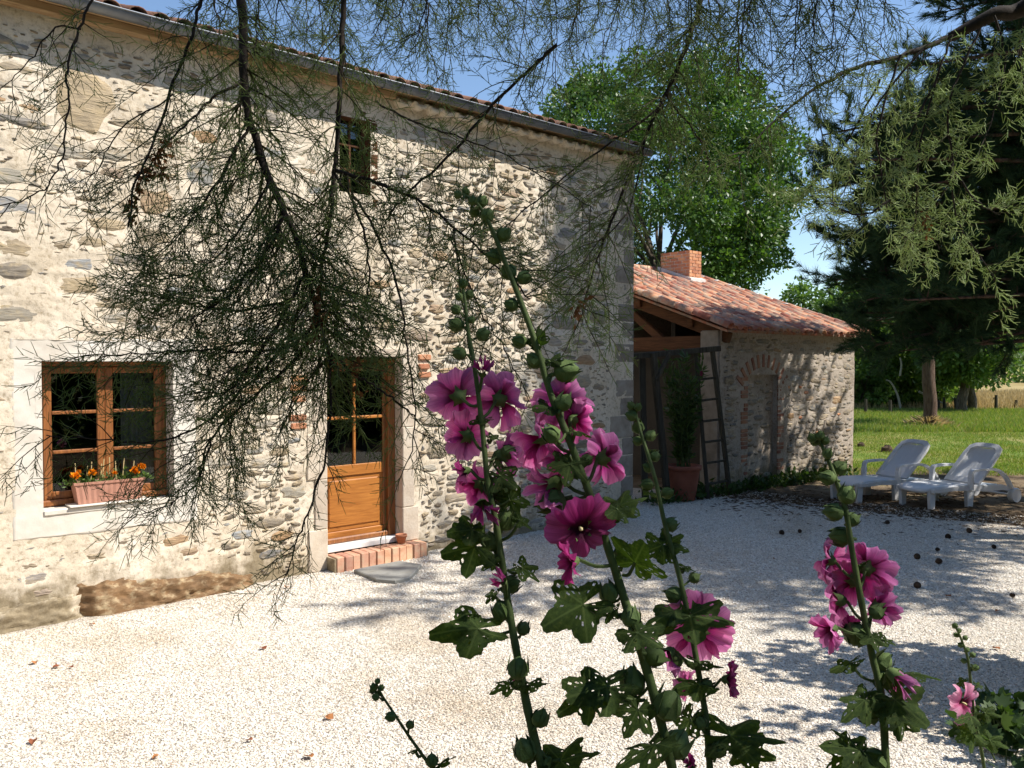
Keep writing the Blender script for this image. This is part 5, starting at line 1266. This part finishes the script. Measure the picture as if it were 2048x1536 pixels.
branch(A([(482, 165), (427, 195), (385, 235), (330, 290), (290, 350)], (2.2, 2.1)), .005, .0022, 12, .18, .9)
branch(A([(345, 190), (240, 260), (200, 330), (160, 378)], (2.05, 2.0)), .0025, .001, 8, .13, .8)
branch(A([(160, 60), (110, 55), (60, 120), (10, 170)], (2.0, 1.95)), .003, .001, 7, .15, .8)
branch(A([(500, 250), (430, 370), (390, 430), (340, 490)], (2.15, 2.05)), .005, .0015, 20, .22, 1.0)
branch(A([(540, 360), (470, 470), (400, 540), (320, 560)], (2.15, 2.05)), .004, .0015, 18, .22, 1.0)
# thick limbs overhead (mostly above the picture) joining everything to the trunk
hub = C(2.6, .9, 4.6)
def limb_up(pts, r0, r1): 
    q = smooth_path(pts, 6); k = len(q); tb.tube(q, [r0+(r1-r0)*i/(k-1) for i in range(k)], 9); return q
limb_up([C(3.4, .2, 0), C(3.3, .3, 1.6), C(2.9, .6, 3.2), hub], .16, .075)
limb_up([hub, C(1.4, 1.6, 5.2), C(.2, 2.2, 5.1), at(470, -330, 2.3)], .06, .018)
limb_up([C(.8, 1.9, 5.2), at(900, -420, 2.4), at(690, -260, 2.35)], .03, .011)
limb_up([hub, C(2.0, 1.9, 4.7), at(1430, -160, 2.8)], .045, .013)
limb_up([C(.5, 2.05, 5.1), at(500, -300, 2.2), at(200, -60, 2.0)], .018, .004)
lim = limb_up([hub, C(2.6, 2.2, 4.4), at(2120, -40, 3.3), at(1985, 30, 3.4), at(1900, 75, 3.45)], .05, .02)
branch(A([(1900, 75), (1800, 112), (1700, 140), (1600, 200), (1520, 270), (1470, 330)], (3.45, 3.1)), .014, .002, 26, .26, .75)
# top fringe of hanging sprays
for x in list(range(430, 1760, 34)):
    d = rnd(2.0, 3.0); y1 = (70+60*math.sin(x*.013)+rnd(-60, 70)) if x < 1250 else 110+rnd(-70, 60)
    if 830 < x < 1080: y1 = rnd(20, 190)
    xx = x+rnd(-25, 25); branch(A([(xx+rnd(-30, 60), -170), (xx+rnd(-20, 30), -70), (xx, 20), (xx+rnd(-30, 10), max(40, y1))], d), .004, .0012, 8, .20, .85, .1)
for (x0, x1) in ((380, 800), (750, 1250), (1200, 1700)):
    branch(A([(x0, -60), ((x0+x1)/2, -20), (x1, -70)], rnd(2.2, 2.8)), .006, .004, 22, .24, .85)
branch(A([(1480, -60), (1475, 60), (1478, 155)], 2.6), .004, .003, 6, .12, .8)
# sunlit curtain of sprays at the right, farther out
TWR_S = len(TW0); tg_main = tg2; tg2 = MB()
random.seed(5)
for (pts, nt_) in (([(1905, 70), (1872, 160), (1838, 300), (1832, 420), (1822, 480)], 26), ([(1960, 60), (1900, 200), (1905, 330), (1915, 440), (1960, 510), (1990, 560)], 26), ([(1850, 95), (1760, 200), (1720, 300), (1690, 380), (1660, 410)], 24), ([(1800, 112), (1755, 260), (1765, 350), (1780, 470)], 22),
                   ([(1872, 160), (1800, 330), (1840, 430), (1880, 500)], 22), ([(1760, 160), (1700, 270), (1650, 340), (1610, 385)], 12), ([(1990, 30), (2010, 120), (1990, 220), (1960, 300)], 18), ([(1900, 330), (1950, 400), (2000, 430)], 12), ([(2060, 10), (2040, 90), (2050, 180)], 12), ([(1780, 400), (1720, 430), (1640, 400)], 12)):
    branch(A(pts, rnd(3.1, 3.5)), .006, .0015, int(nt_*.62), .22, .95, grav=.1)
tg_lit = tg2; tg2 = tg_main; TWR_E = len(TW0)
# leafy crown above and beside the viewpoint that shades the flowers
for k in range(95):
    p = C(rnd(.3, 3.6), rnd(-1.0, 1.3), rnd(3.5, 5.6)); rel = p-CAM; d = rel.dot(FWD)
    if d > .2 and abs(rel.dot(RIGHT)/d) < .68 and (p.z-CAM.z)/d < .56: continue
    q = smooth_path([hub.lerp(p, .25)+Vector((0, 0, .2)), hub.lerp(p, .7)+Vector((0, 0, .3)), p], 3); tb.tube(q, [.012-.0015*i for i in range(len(q))], 5)
    for j in range(4): twig(p+Vector((rnd(-.2, .2), rnd(-.2, .2), rnd(-.15, .15))), Vector((rnd(-1, 1), rnd(-1, 1), rnd(-.8, .3))), rnd(.3, .5), .004, 1, .45)
P = []; D = []
for k in range(130):                    # dense top of the crown, over the hanging branches
    c0 = C(rnd(.1, 3.0), rnd(1.1, 2.2), rnd(4.1, 6.6)); q = smooth_path([hub.lerp(c0, .3)+Vector((0, 0, .2)), c0], 3); tb.tube(q, [.010, .007, .005, .004], 4, cap=False)
    for j in range(150):
        v = Vector((random.gauss(0, 1), random.gauss(0, 1), random.gauss(0, .8))); P.append(c0+v*.13); D.append(v+Vector((0, 0, -.4)))
leaf_cloud('foliage', P, D, .055, 'tam_leaf', tam, narrow=.28)
a0 = np.array([tuple(v) for v in TW0]); a1 = np.array([tuple(v) for v in TW1]); n = len(a0); print('twiglets', n)
ax = a1-a0; ax /= np.linalg.norm(ax, axis=1, keepdims=True); s1 = np.cross(ax, RNG.normal(size=(n, 3))); s1 /= np.linalg.norm(s1, axis=1, keepdims=True); s2 = np.cross(ax, s1)
def twiglets(nm, lo, hi, rr, mat):
    a, c = a0[lo], a1[lo]; m = len(a); r_ = [s1[lo]*math.cos(2*PI*k/3)+s2[lo]*math.sin(2*PI*k/3) for k in range(3)]
    V = np.stack([a+r_[k]*rr for k in range(3)]+[c+r_[k]*rr*.55 for k in range(3)], 1).reshape(-1, 3)
    i = np.arange(m)*6; F = np.concatenate([np.stack([i+k, i+(k+1) % 3, i+3+(k+1) % 3, i+3+k], 1) for k in range(3)])
    link(nm, mesh_np(nm, V, F, mat), tam)
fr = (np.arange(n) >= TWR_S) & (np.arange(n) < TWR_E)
twiglets('foliage', ~fr, None, .0010, 'tam_leaf'); twiglets('foliage', fr, None, .0017, 'tam_lit')
tb.build('branches', 'tam_bark', tam, True); tw.build('twigs', 'tam_twig', tam); tg2.build('green_twigs', 'tam_leaf', tam); tg_lit.build('green_twigs', 'tam_lit', tam)
# dry brown seed tassels
P = []; D = []
for (pts, m_) in (([(345, 285), (300, 330), (270, 380), (262, 450)], 150), ([(318, 300), (322, 350)], 30), ([(650, 620), (625, 680), (640, 560)], 60), ([(700, 690), (720, 790)], 30), ([(1160, 590), (1150, 640)], 25), ([(1850, 420), (1855, 480)], 30)):
    q = A(pts, 2.05 if pts[0][0] < 1500 else 3.3)
    for k in range(m_):
        f = random.random()*(len(q)-1); i = min(int(f), len(q)-2); P.append(q[i].lerp(q[i+1], f-i)+Vector((rnd(-.012, .012), rnd(-.012, .012), rnd(-.012, .012)))); D.append((rnd(-1, 1), rnd(-1, 1), rnd(-1.6, .3)))
leaf_cloud('dry_tassels', P, D, .02, 'dry', tam, narrow=.5)['kind'] = 'stuff'

# ================================================================== HOLLYHOCKS
random.seed(77)
TOC = -FWD
def leaf_mesh(seed, lobes=5, notch=.3):
    rs = random.Random(seed); NA, NR = 64, 9; V = []; F = []; uvs = []
    ph = [rs.uniform(-.2, .2) for _ in range(4)]
    for j in range(NR+1):
        rho = j/NR
        for i in range(NA+1):
            a = -PI*.93 + 2*PI*.93*i/NA          # 0 = tip direction (+Y)
            lob = .80+.20*math.cos(a*lobes/1.0*.98)*(.6+.4*math.cos(a*.5)); tooth = .03*math.sin(a*26+ph[0]*9)+.012*math.sin(a*61)
            out = (lob*(.62+.38*math.cos(a*.5)**.8)+tooth*(rho**3))
            r_ = rho*out; x = r_*math.sin(a)*.95; y = r_*math.cos(a)+.0
            fold = .05*math.cos(a*lobes)*rho + .08*math.sin(a*2+ph[1]*5)*rho**2 + .05*math.sin(a*5+ph[2]*9)*rho**3
            V.append((x, y, fold-.22*max(0, y)**2-.16*abs(x)**1.6+.02*math.sin(9*x+4*y+ph[3]*20)))
    for j in range(NR):
        for i in range(NA):
            q = j*(NA+1)+i
            if j > 2 and j < NR-1 and rs.random() < .045: continue
            if j == NR-1 and rs.random() < .02: continue
            F.append((q, q+1, q+NA+2, q+NA+1))
    me = mesh_np('leaf', V, F, 'holly_leaf', True); UVL = me.uv_layers.new(name='UVMap')
    for lp in me.loops:
        j, i = divmod(lp.vertex_index, NA+1); UVL.data[lp.index].uv = ((-PI*.93+2*PI*.93*i/NA)*lobes/(2*PI)+10, j/NR)
    return me
LM = [leaf_mesh(k, 5 if k % 2 else 6) for k in range(8)]
def petal_mesh(seed, openness, mat, tight=0):
    rs = random.Random(seed); NU, NV = 14, 9; V = []; uv = []
    p1, p2 = rs.uniform(0, 6), rs.uniform(0, 6)
    for j in range(NV+1):
        v = j/NV; ang = openness*(.55+.45*v) + .18*v*v
        for i in range(NU+1):
            u = -1+2*i/NU; hw = .07+.70*math.sin(min(1, v*1.02)*1.75)**1.0*(v**.55)*(1-.55*tight)
            ed = 1-.12*u*u+.055*math.sin(u*8+p1)+.035*math.sin(u*19+p2)
            rr = v*(ed if v > .5 else 1)
            ruf = (.15*math.sin(u*5.5+p2)+.08*math.sin(u*13+p1))*v**2.2
            tw_ = .10*u*v*(1 if not tight else 2.5)
            rad = rr*math.sin(ang)+.05; zz = rr*math.cos(ang)+ruf+tw_
            lat = u*hw*(1-.25*u*u*v)
            th = lat/max(rad+.35, .2)
            if tight: V.append(((rad)*math.cos(lat*1.6), (rad)*math.sin(lat*1.6), zz))
            else: V.append((rad-.12*lat*lat, lat, zz - .10*(lat*lat)))
            uv.append(((u+1)/2, v))
    F = [(j*(NU+1)+i, j*(NU+1)+i+1, (j+1)*(NU+1)+i+1, (j+1)*(NU+1)+i) for j in range(NV) for i in range(NU)]
    me = mesh_np('petal', V, F, mat, True); L = me.uv_layers.new(name='UVMap')
    for lp in me.loops: L.data[lp.index].uv = uv[lp.vertex_index]
    return me
PET = {}
for mt_ in ('petal', 'petal_pale', 'petal_dark'):
    PET[(mt_, 'open')] = [petal_mesh(k, R(74), mt_) for k in range(4)]
    PET[(mt_, 'half')] = [petal_mesh(k+10, R(48), mt_) for k in range(3)]
    PET[(mt_, 'shut')] = [petal_mesh(k+20, R(20), mt_, 1) for k in range(3)]
def calyx_mesh():
    b = MB(); n = 15; prof = [(.03, -.16), (.12, -.13), (.2, -.03), (.24, .08)]
    V = []
    for r_, z in prof:
        for j in range(n): a = 2*PI*j/n; V.append((r_*math.cos(a), r_*math.sin(a), z))
    for j in range(n):
        a = 2*PI*j/n; pt = (j % 3 == 0); V.append(((.42 if pt else .25)*math.cos(a), (.42 if pt else .25)*math.sin(a), .26 if pt else .1))
    F = [(i*n+j, i*n+(j+1) % n, (i+1)*n+(j+1) % n, (i+1)*n+j) for i in range(4) for j in range(n)]+[tuple(range(n-1, -1, -1))]
    b.add(V, F); return mesh_np('flower', b.v, b.f, 'bud', True)
CAL = calyx_mesh()
def bud_mesh(seed):
    rs = random.Random(seed); b = MB(); n = 15; V = []
    prof = [(.10, -.95), (.55, -.82), (.86, -.45), (.97, 0), (.88, .42), (.62, .78), (.30, 1.02), (.05, 1.22)]
    for r_, z in prof:
        for j in range(n): a = 2*PI*j/n; k = 1+.07*math.cos(5*a)*(z > -.3); V.append((r_*k*math.cos(a), r_*k*math.sin(a), z))
    F = [(i*n+j, i*n+(j+1) % n, (i+1)*n+(j+1) % n, (i+1)*n+j) for i in range(len(prof)-1) for j in range(n)]
    b.add(V, F)
    for j in range(5):                 # pointed sepals standing off the bud
        a = 2*PI*(j+.5)/5; c, s = math.cos(a), math.sin(a); t = Vector((-s, c, 0)); o = Vector((c, s, 0))
        b.add([o*1.0-t*.42+Vector((0, 0, -.3)), o*1.0+t*.42+Vector((0, 0, -.3)), o*.95+t*.25+Vector((0, 0, .5)), o*rs.uniform(.45, .9)+Vector((0, 0, rs.uniform(1.2, 1.6))), o*.95-t*.25+Vector((0, 0, .5))], [(0, 1, 2, 3, 4)])
    b.tube([(0, 0, -.9), (0, 0, -1.5)], [.2, .16], 6)
    return mesh_np('bud', b.v, b.f, 'bud', True)
BM = [bud_mesh(k) for k in range(4)]
M['stamen'] = simple('stamen', [(.62, .5, .2), (.7, .6, .35)], 60, .8, .3)
STM = mesh_np('stamen', *(lambda q: (q.v, q.f))(MB().lathe([(.05, 0), (.06, .15), (.085, .3), (.05, .42), (.0, .45)], 8, cap=False)), 'stamen', True)
def mpx(px, d): return px*d/FPX
def hollyhock(label, stem, d, w0, w1, flowers, buds, leaves, foot=.72):
    """stem: photo sightings top -> bottom at distance d (a number or (top, bottom))"""
    pts = A(stem, d); last = pts[-1]; dirn = (pts[-1]-pts[-2]).normalized(); base = last+Vector((dirn.x*.25, dirn.y*.25, foot-last.z))
    t = thing('hollyhock', base, label, 'hollyhock', 'hollyhocks in front of the house')
    q = smooth_path(pts, 5)+[base]; k = len(q)
    dm = d if not isinstance(d, tuple) else (d[0]+d[1])/2
    b = MB(); b.tube(q, [mpx(w0+(w1-w0)*(i/(k-1))**.8, dm)/2*.52*(1+.05*math.sin(i*2.1)) for i in range(k)], 10); b.build('stem', 'holly_stem', t, True)
    def near(p): return min(q, key=lambda s: (s-p).length)
    def dep(py):
        if not isinstance(d, tuple): return d
        f = (py-stem[0][1])/(stem[-1][1]-stem[0][1]); return d[0]+(d[1]-d[0])*max(0, min(1, f))
    for (px, py, dia, fx, fu, fc, op, mt_) in flowers:
        dd = dep(py)-(.03 if fc > 0 else .0)+(.025 if fc < 0 else 0); ax = (RIGHT*fx+UP*fu+TOC*fc).normalized(); Rr = mpx(dia, dd)/2*.93
        if op == 'shut': Rr *= 1.15
        p = at(px, py, dd) - ax*Rr*(.25 if op == 'open' else .5)
        mtx = Matrix.Translation(p) @ ax.to_track_quat('Z', 'Y').to_matrix().to_4x4() @ Matrix.Rotation(rnd(0, 6.28), 4, 'Z')
        fo = link('flower', CAL, t); put(fo, mtx @ Matrix.Scale(Rr*(1.15 if op != 'open' else 1.0), 4))
        for j in range(5):
            po = link('petal', random.choice(PET[(mt_, op)]), fo)
            put(po, mtx @ Matrix.Rotation(2*PI*j/5+rnd(-.12, .12), 4, 'Z') @ Matrix.Rotation(rnd(-.22, .22), 4, 'X') @ Matrix.Rotation(rnd(-.28, .22), 4, 'Y') @ Matrix.Translation((0, 0, .03*Rr*(j % 2))) @ Matrix.Diagonal((Rr*rnd(.82, 1.12), Rr*rnd(.88, 1.18), Rr*rnd(.85, 1.1), 1)))
        if fc > 0 and op == 'open': put(link('stamen', STM, fo), mtx @ Matrix.Scale(Rr*.8, 4))
        s = near(p - UP*.03); pm = p-ax*Rr*.16
        MB().tube(smooth_path([s, s.lerp(pm, .5)-UP*.006, pm], 3), .0028, 5).build('flower_stalk', 'holly_stem', t)
    for bd in buds:
        px, py, w_, fx, fu = bd[:5]; dd = dep(py)+(bd[5] if len(bd) > 5 else rnd(-.015, .015)); p = at(px, py, dd); ax = (RIGHT*fx+UP*fu+TOC*rnd(-.3, .4)).normalized(); r_ = mpx(w_, dd)/2*rnd(.62, .88)
        o = link('bud', random.choice(BM), t); put(o, Matrix.Translation(p) @ ax.to_track_quat('Z', 'Y').to_matrix().to_4x4() @ Matrix.Rotation(rnd(0, 6), 4, 'Z') @ Matrix.Scale(r_, 4))
        s = near(p-UP*.01); e = p-ax*r_*1.2
        if (s-e).length > .004: MB().tube([s, s.lerp(e, .5)+Vector((0, 0, -.003)), e], .0022, 5, cap=False).build('bud_stalk', 'holly_stem', t)
    for (sx, sy, bx, by, tx, ty, wd, face, dz) in leaves:
        dd = dep(sy); S = at(sx, sy, dd); B = at(bx, by, dd-dz*.4); T = at(tx, ty, dd-dz); Y = (T-B); L = Y.length; Y = Y.normalized()
        face *= .85; Nn = (UP*(1-face)+TOC*face+Vector((rnd(-.15, .15), rnd(-.15, .15), 0))); Nn = (Nn-Y*Nn.dot(Y)).normalized(); X = Y.cross(Nn)
        mtx = Matrix(((X.x, Y.x, Nn.x, B.x), (X.y, Y.y, Nn.y, B.y), (X.z, Y.z, Nn.z, B.z), (0, 0, 0, 1)))
        o = link('leaf', random.choice(LM), t); put(o, mtx @ Matrix.Diagonal((L*wd*.68, L*.76, L*.85, 1)))
        if (S-B).length > .01: MB().tube(smooth_path([S, S.lerp(B, .5)-UP*.008, B], 3), [.0026]*7, 6).build('leaf_stalk', 'holly_stem', t)
pk, pd, pp_ = 'petal', 'petal_dark', 'petal_pale'
hollyhock('tallest hollyhock, its bud spike leaning up across the house wall', [(925, 388), (958, 412), (985, 462), (1012, 530), (1042, 605), (1072, 690), (1102, 790), (1140, 885), (1180, 990), (1214, 1090), (1246, 1190), (1278, 1290), (1308, 1390), (1345, 1540)], (1.22, 1.15), 11, 40,
    [(1125, 798, 118, .1, .35, -1, 'open', pk), (1075, 872, 150, -.85, .1, -.35, 'open', pk), (1150, 842, 100, .5, -.3, -.7, 'open', pk), (1212, 915, 130, .8, .2, -.55, 'open', pk), (1098, 985, 130, -.45, -.75, -.3, 'half', pk), (1162, 1058, 140, .12, -.1, 1, 'open', pd), (1132, 1128, 92, -.9, -.25, .25, 'half', pd), (1120, 930, 100, -.5, -.5, -.5, 'half', pk)],
    [(916, 390, 24, -.7, .6), (932, 384, 26, -.2, 1), (945, 402, 26, .2, 1), (964, 404, 28, .5, 1), (950, 425, 34, -.7, .6), (974, 432, 36, .5, .8), (1006, 470, 36, .6, .6), (990, 514, 40, -.8, .3), (1018, 545, 38, -.5, .5), (1047, 556, 40, .8, .3), (1024, 610, 38, -.8, .2), (1040, 683, 46, -.8, .2), (1070, 722, 42, -.6, .5), (1130, 743, 58, .8, .2), (1127, 806, 40, .3, .6), (1103, 870, 44, -.3, .3, -.05), (1106, 1005, 70, -.8, -.2), (1173, 920, 34, .7, .5), (1248, 1112, 58, .2, 1), (1218, 1186, 60, -.3, 1), (1262, 1236, 56, .1, .5), (1308, 1312, 66, .5, -.2), (1266, 1365, 62, -.1, 1), (1336, 1412, 70, .3, 1), (1350, 1490, 74, .4, .3)],
    [(1062, 675, 1072, 680, 1105, 635, .9, .5, .02), (1085, 715, 1100, 722, 1148, 700, .7, .5, .02), (1108, 812, 1100, 815, 1055, 808, 1.0, .55, .03), (1140, 880, 1150, 862, 1195, 872, .5, .3, .03), (1160, 930, 1140, 928, 1128, 985, 1.3, .8, .04), (1190, 1000, 1240, 1010, 1310, 985, 1.0, .45, .0), (1200, 1040, 1235, 1018, 1205, 1035, 1.3, .7, .04), (1246, 1150, 1270, 1125, 1290, 1080, 1.7, .75, .05),
     (1248, 1228, 1165, 1210, 1060, 1262, 1.0, .72, .05), (1246, 1228, 1225, 1220, 1205, 1255, .6, .5, .03), (1290, 1400, 1215, 1372, 1105, 1400, .8, .55, .05), (1290, 1400, 1180, 1385, 1100, 1440, .9, .75, .06), (1310, 1410, 1275, 1420, 1240, 1490, 1.1, .6, .05), (1330, 1480, 1310, 1490, 1200, 1545, .5, .4, .06), (1290, 1330, 1275, 1265, 1340, 1300, 1.1, .6, .08)])
hollyhock('hollyhock with the pair of pink blooms nearest the wooden door', [(922, 560), (930, 600), (936, 660), (950, 740), (965, 860), (975, 960), (992, 1045), (1008, 1150), (1020, 1230), (1040, 1340), (1060, 1440), (1085, 1540)], (1.42, 1.25), 9, 36,
    [(915, 792, 125, -.45, .15, -1, 'open', pk), (1003, 798, 125, .5, .1, -1, 'open', pk), (966, 735, 58, .1, 1, .1, 'shut', pd), (932, 872, 108, -.6, -.1, -.8, 'open', pk), (922, 945, 66, -.9, -.3, 0, 'half', pd), (958, 972, 100, -.3, -.5, -.6, 'open', pk), (968, 1022, 88, .2, -.5, .8, 'shut', pd), (1018, 915, 110, .8, -.2, -.4, 'half', pk), (1000, 1158, 52, -.6, .6, .4, 'shut', pd), (1040, 1355, 46, -.3, .2, -.6, 'shut', pd), (1005, 970, 60, .8, 0, -.5, 'half', pk)],
    [(926, 568, 22, -.1, 1), (938, 590, 24, .5, .8), (918, 594, 22, -.6, .7), (912, 620, 30, -.8, .5), (942, 640, 26, .7, .6), (914, 650, 36, -.8, .3), (965, 670, 34, .8, .4), (920, 708, 42, -.8, .1), (1012, 1042, 50, .4, .9), (1015, 905, 38, .7, .2), (985, 1085, 46, -.3, .9), (970, 1105, 40, -.8, .2), (1020, 1170, 46, .7, .3), (1004, 1222, 46, -.5, 1), (1046, 1258, 44, .4, 1), (1036, 1338, 56, .1, .9, -.05), (1080, 1438, 56, .6, 1), (1050, 1502, 58, -.3, 1), (1100, 1528, 52, .4, 1), (1005, 990, 46, .4, .5)],
    [(968, 850, 968, 838, 928, 842, .6, .4, .02), (975, 880, 985, 872, 1008, 880, .7, .4, .02), (985, 960, 1000, 950, 1045, 985, 1.1, .75, .03), (985, 1000, 1020, 1000, 1042, 1060, 1.0, .8, .02), (1005, 1080, 1040, 1040, 1070, 1060, .7, .4, .03), (1012, 1135, 950, 1092, 862, 1110, 1.15, .85, .04), (1008, 1125, 945, 1060, 880, 1060, .9, .6, .04), (1010, 1150, 985, 1120, 955, 1145, .7, .5, .03), (1015, 1140, 1045, 1135, 1090, 1165, .8, .6, .04), (1028, 1260, 955, 1258, 830, 1262, .75, .55, .05), (1028, 1260, 950, 1262, 900, 1290, 1.4, .85, .03), (1020, 1200, 985, 1188, 965, 1210, .7, .6, .02), (1045, 1370, 1020, 1365, 965, 1390, .6, .4, .03), (1050, 1372, 1060, 1368, 1112, 1362, .7, .45, .03), (1080, 1500, 1120, 1520, 1220, 1495, .8, .5, .05)])
hollyhock('slender hollyhock with lit bud spike before the dark gap by the house corner', [(1268, 812), (1280, 860), (1296, 910), (1312, 965), (1330, 1050), (1358, 1150), (1380, 1250), (1398, 1350), (1412, 1440), (1420, 1540)], (1.7, 1.5), 10, 26,
    [(1395, 1255, 150, .1, .1, -1, 'open', pk), (1328, 1318, 92, -.6, -.6, .3, 'half', pk), (1370, 1368, 70, -.5, .1, -.6, 'half', pk), (1466, 1362, 74, .9, -.1, .2, 'half', pd), (1380, 1526, 56, -.2, .5, .5, 'shut', pd)],
    [(1262, 812, 26, -.5, .8), (1276, 815, 24, .3, 1), (1264, 832, 30, -.8, .4), (1276, 856, 32, -.2, .8), (1300, 872, 28, .7, .6), (1276, 882, 30, -.7, .4), (1309, 914, 28, .7, .5), (1297, 936, 28, -.6, .5), (1295, 970, 36, -.8, .1), (1334, 986, 34, .7, .3), (1340, 1050, 40, .6, .3), (1388, 1156, 36, .8, .4), (1350, 1190, 42, -.7, .2), (1412, 1370, 34, .6, .6), (1350, 1320, 54, -.5, .1), (1398, 1445, 48, -.5, 1), (1436, 1500, 46, .4, 1)],
    [(1296, 905, 1305, 900, 1322, 897, .4, .3, .0), (1318, 990, 1300, 985, 1340, 992, .5, .3, .0), (1340, 1095, 1325, 1090, 1268, 1112, .9, .7, .05), (1345, 1095, 1335, 1090, 1392, 1105, 1.1, .7, .04), (1360, 1140, 1370, 1135, 1400, 1142, .6, .4, .02), (1372, 1250, 1380, 1232, 1395, 1300, 1.9, .8, .1), (1370, 1220, 1350, 1222, 1270, 1250, .6, .4, .08), (1392, 1330, 1400, 1325, 1465, 1335, .6, .4, .05), (1396, 1350, 1400, 1368, 1330, 1375, .6, .4, .08), (1412, 1480, 1460, 1470, 1610, 1480, .65, .5, .06), (1412, 1480, 1490, 1500, 1570, 1520, 1.0, .7, .06), (1416, 1450, 1380, 1440, 1350, 1500, .8, .7, .06)])
hollyhock('hollyhock standing alone in front of the loungers', [(1636, 875), (1652, 910), (1668, 950), (1690, 1015), (1704, 1100), (1722, 1200), (1744, 1310), (1764, 1400), (1772, 1540)], (1.5, 1.42), 12, 30,
    [(1655, 1118, 96, -.6, .2, -.7, 'open', pk), (1733, 1135, 118, .5, .1, -.9, 'open', pk), (1672, 1200, 112, -.7, -.1, -.6, 'open', pk), (1705, 1160, 100, -.1, .2, -1, 'open', pk), (1765, 1214, 98, .8, 0, -.4, 'half', pk), (1650, 1264, 88, -.9, -.3, .15, 'half', pk), (1700, 1255, 50, .4, -.3, -.6, 'half', pd), (1803, 1362, 92, .75, -.6, .2, 'shut', pk)],
    [(1624, 876, 28, -.5, .8), (1640, 872, 28, .1, 1), (1650, 882, 28, .5, .8), (1630, 884, 26, -.7, .5), (1655, 908, 32, .2, .8), (1676, 936, 36, .8, .4), (1656, 956, 40, -.8, .2), (1694, 992, 44, .3, .8), (1669, 1025, 42, -.8, .1), (1704, 1040, 38, .6, .3), (1682, 1074, 48, -.8, .1), (1712, 1268, 60, -.2, .2), (1765, 1325, 62, .4, .5), (1764, 1358, 44, .5, .2), (1752, 1225, 46, .5, .3), (1735, 1425, 64, -.5, .2), (1752, 1520, 60, -.7, .5)],
    [(1712, 1140, 1720, 1130, 1745, 1115, .5, .4, .02), (1730, 1255, 1770, 1280, 1800, 1292, .9, .5, .03), (1726, 1245, 1745, 1275, 1760, 1310, 1.3, .7, .05), (1745, 1362, 1700, 1325, 1645, 1345, .5, .3, .02), (1756, 1340, 1820, 1348, 1905, 1350, .45, .3, .02), (1760, 1400, 1790, 1400, 1880, 1470, 1.1, .85, .08), (1760, 1420, 1800, 1430, 1800, 1500, 1.3, .85, .05), (1758, 1400, 1730, 1400, 1670, 1450, .7, .5, .06), (1768, 1520, 1720, 1500, 1625, 1480, .7, .5, .05), (1768, 1530, 1700, 1510, 1640, 1560, 1.0, .8, .04)])
hollyhock('small distant hollyhock with one pale bloom in the shaded corner', [(1912, 1255), (1925, 1285), (1936, 1320), (1944, 1390), (1950, 1440), (1966, 1520), (1975, 1600)], 3.3, 7, 14,
    [(1930, 1408, 84, .55, -.15, .8, 'open', pp_)],
    [(1910, 1252, 14, -.4, 1), (1918, 1262, 14, .4, 1), (1912, 1270, 14, -.7, .6), (1930, 1276, 14, .8, .5), (1922, 1290, 15, -.8, .4), (1934, 1300, 14, .7, .3), (1945, 1310, 16, .8, .3), (1928, 1322, 16, -.8, .3), (1950, 1335, 18, .8, .4)],
    [(1940, 1340, 1945, 1335, 1955, 1345, 1.0, .7, 0), (1945, 1375, 1930, 1365, 1905, 1372, .8, .6, 0), (1948, 1380, 1955, 1370, 1975, 1372, .8, .5, 0), (1950, 1430, 1940, 1432, 1905, 1440, .9, .6, .1), (1955, 1440, 1970, 1425, 2015, 1435, .9, .7, .1), (1958, 1470, 1945, 1468, 1905, 1480, .9, .7, .1), (1962, 1490, 1980, 1480, 2030, 1500, .9, .7, .1)], foot=0)
hollyhock('short bud stem poking up alone at the bottom of the gravel', [(752, 1366), (765, 1392), (790, 1430), (815, 1468), (842, 1506), (872, 1548)], 1.35, 7, 14, [],
    [(755, 1363, 16, .1, 1), (748, 1375, 20, -.4, 1), (762, 1376, 18, .6, .8), (745, 1382, 18, -.8, .4), (752, 1394, 20, -.9, .2), (782, 1434, 26, -.9, .1), (820, 1450, 24, .3, 1), (864, 1522, 36, -.1, 1)],
    [(845, 1508, 830, 1500, 808, 1508, .4, .3, .0), (868, 1535, 880, 1528, 922, 1502, .4, .35, .0)])
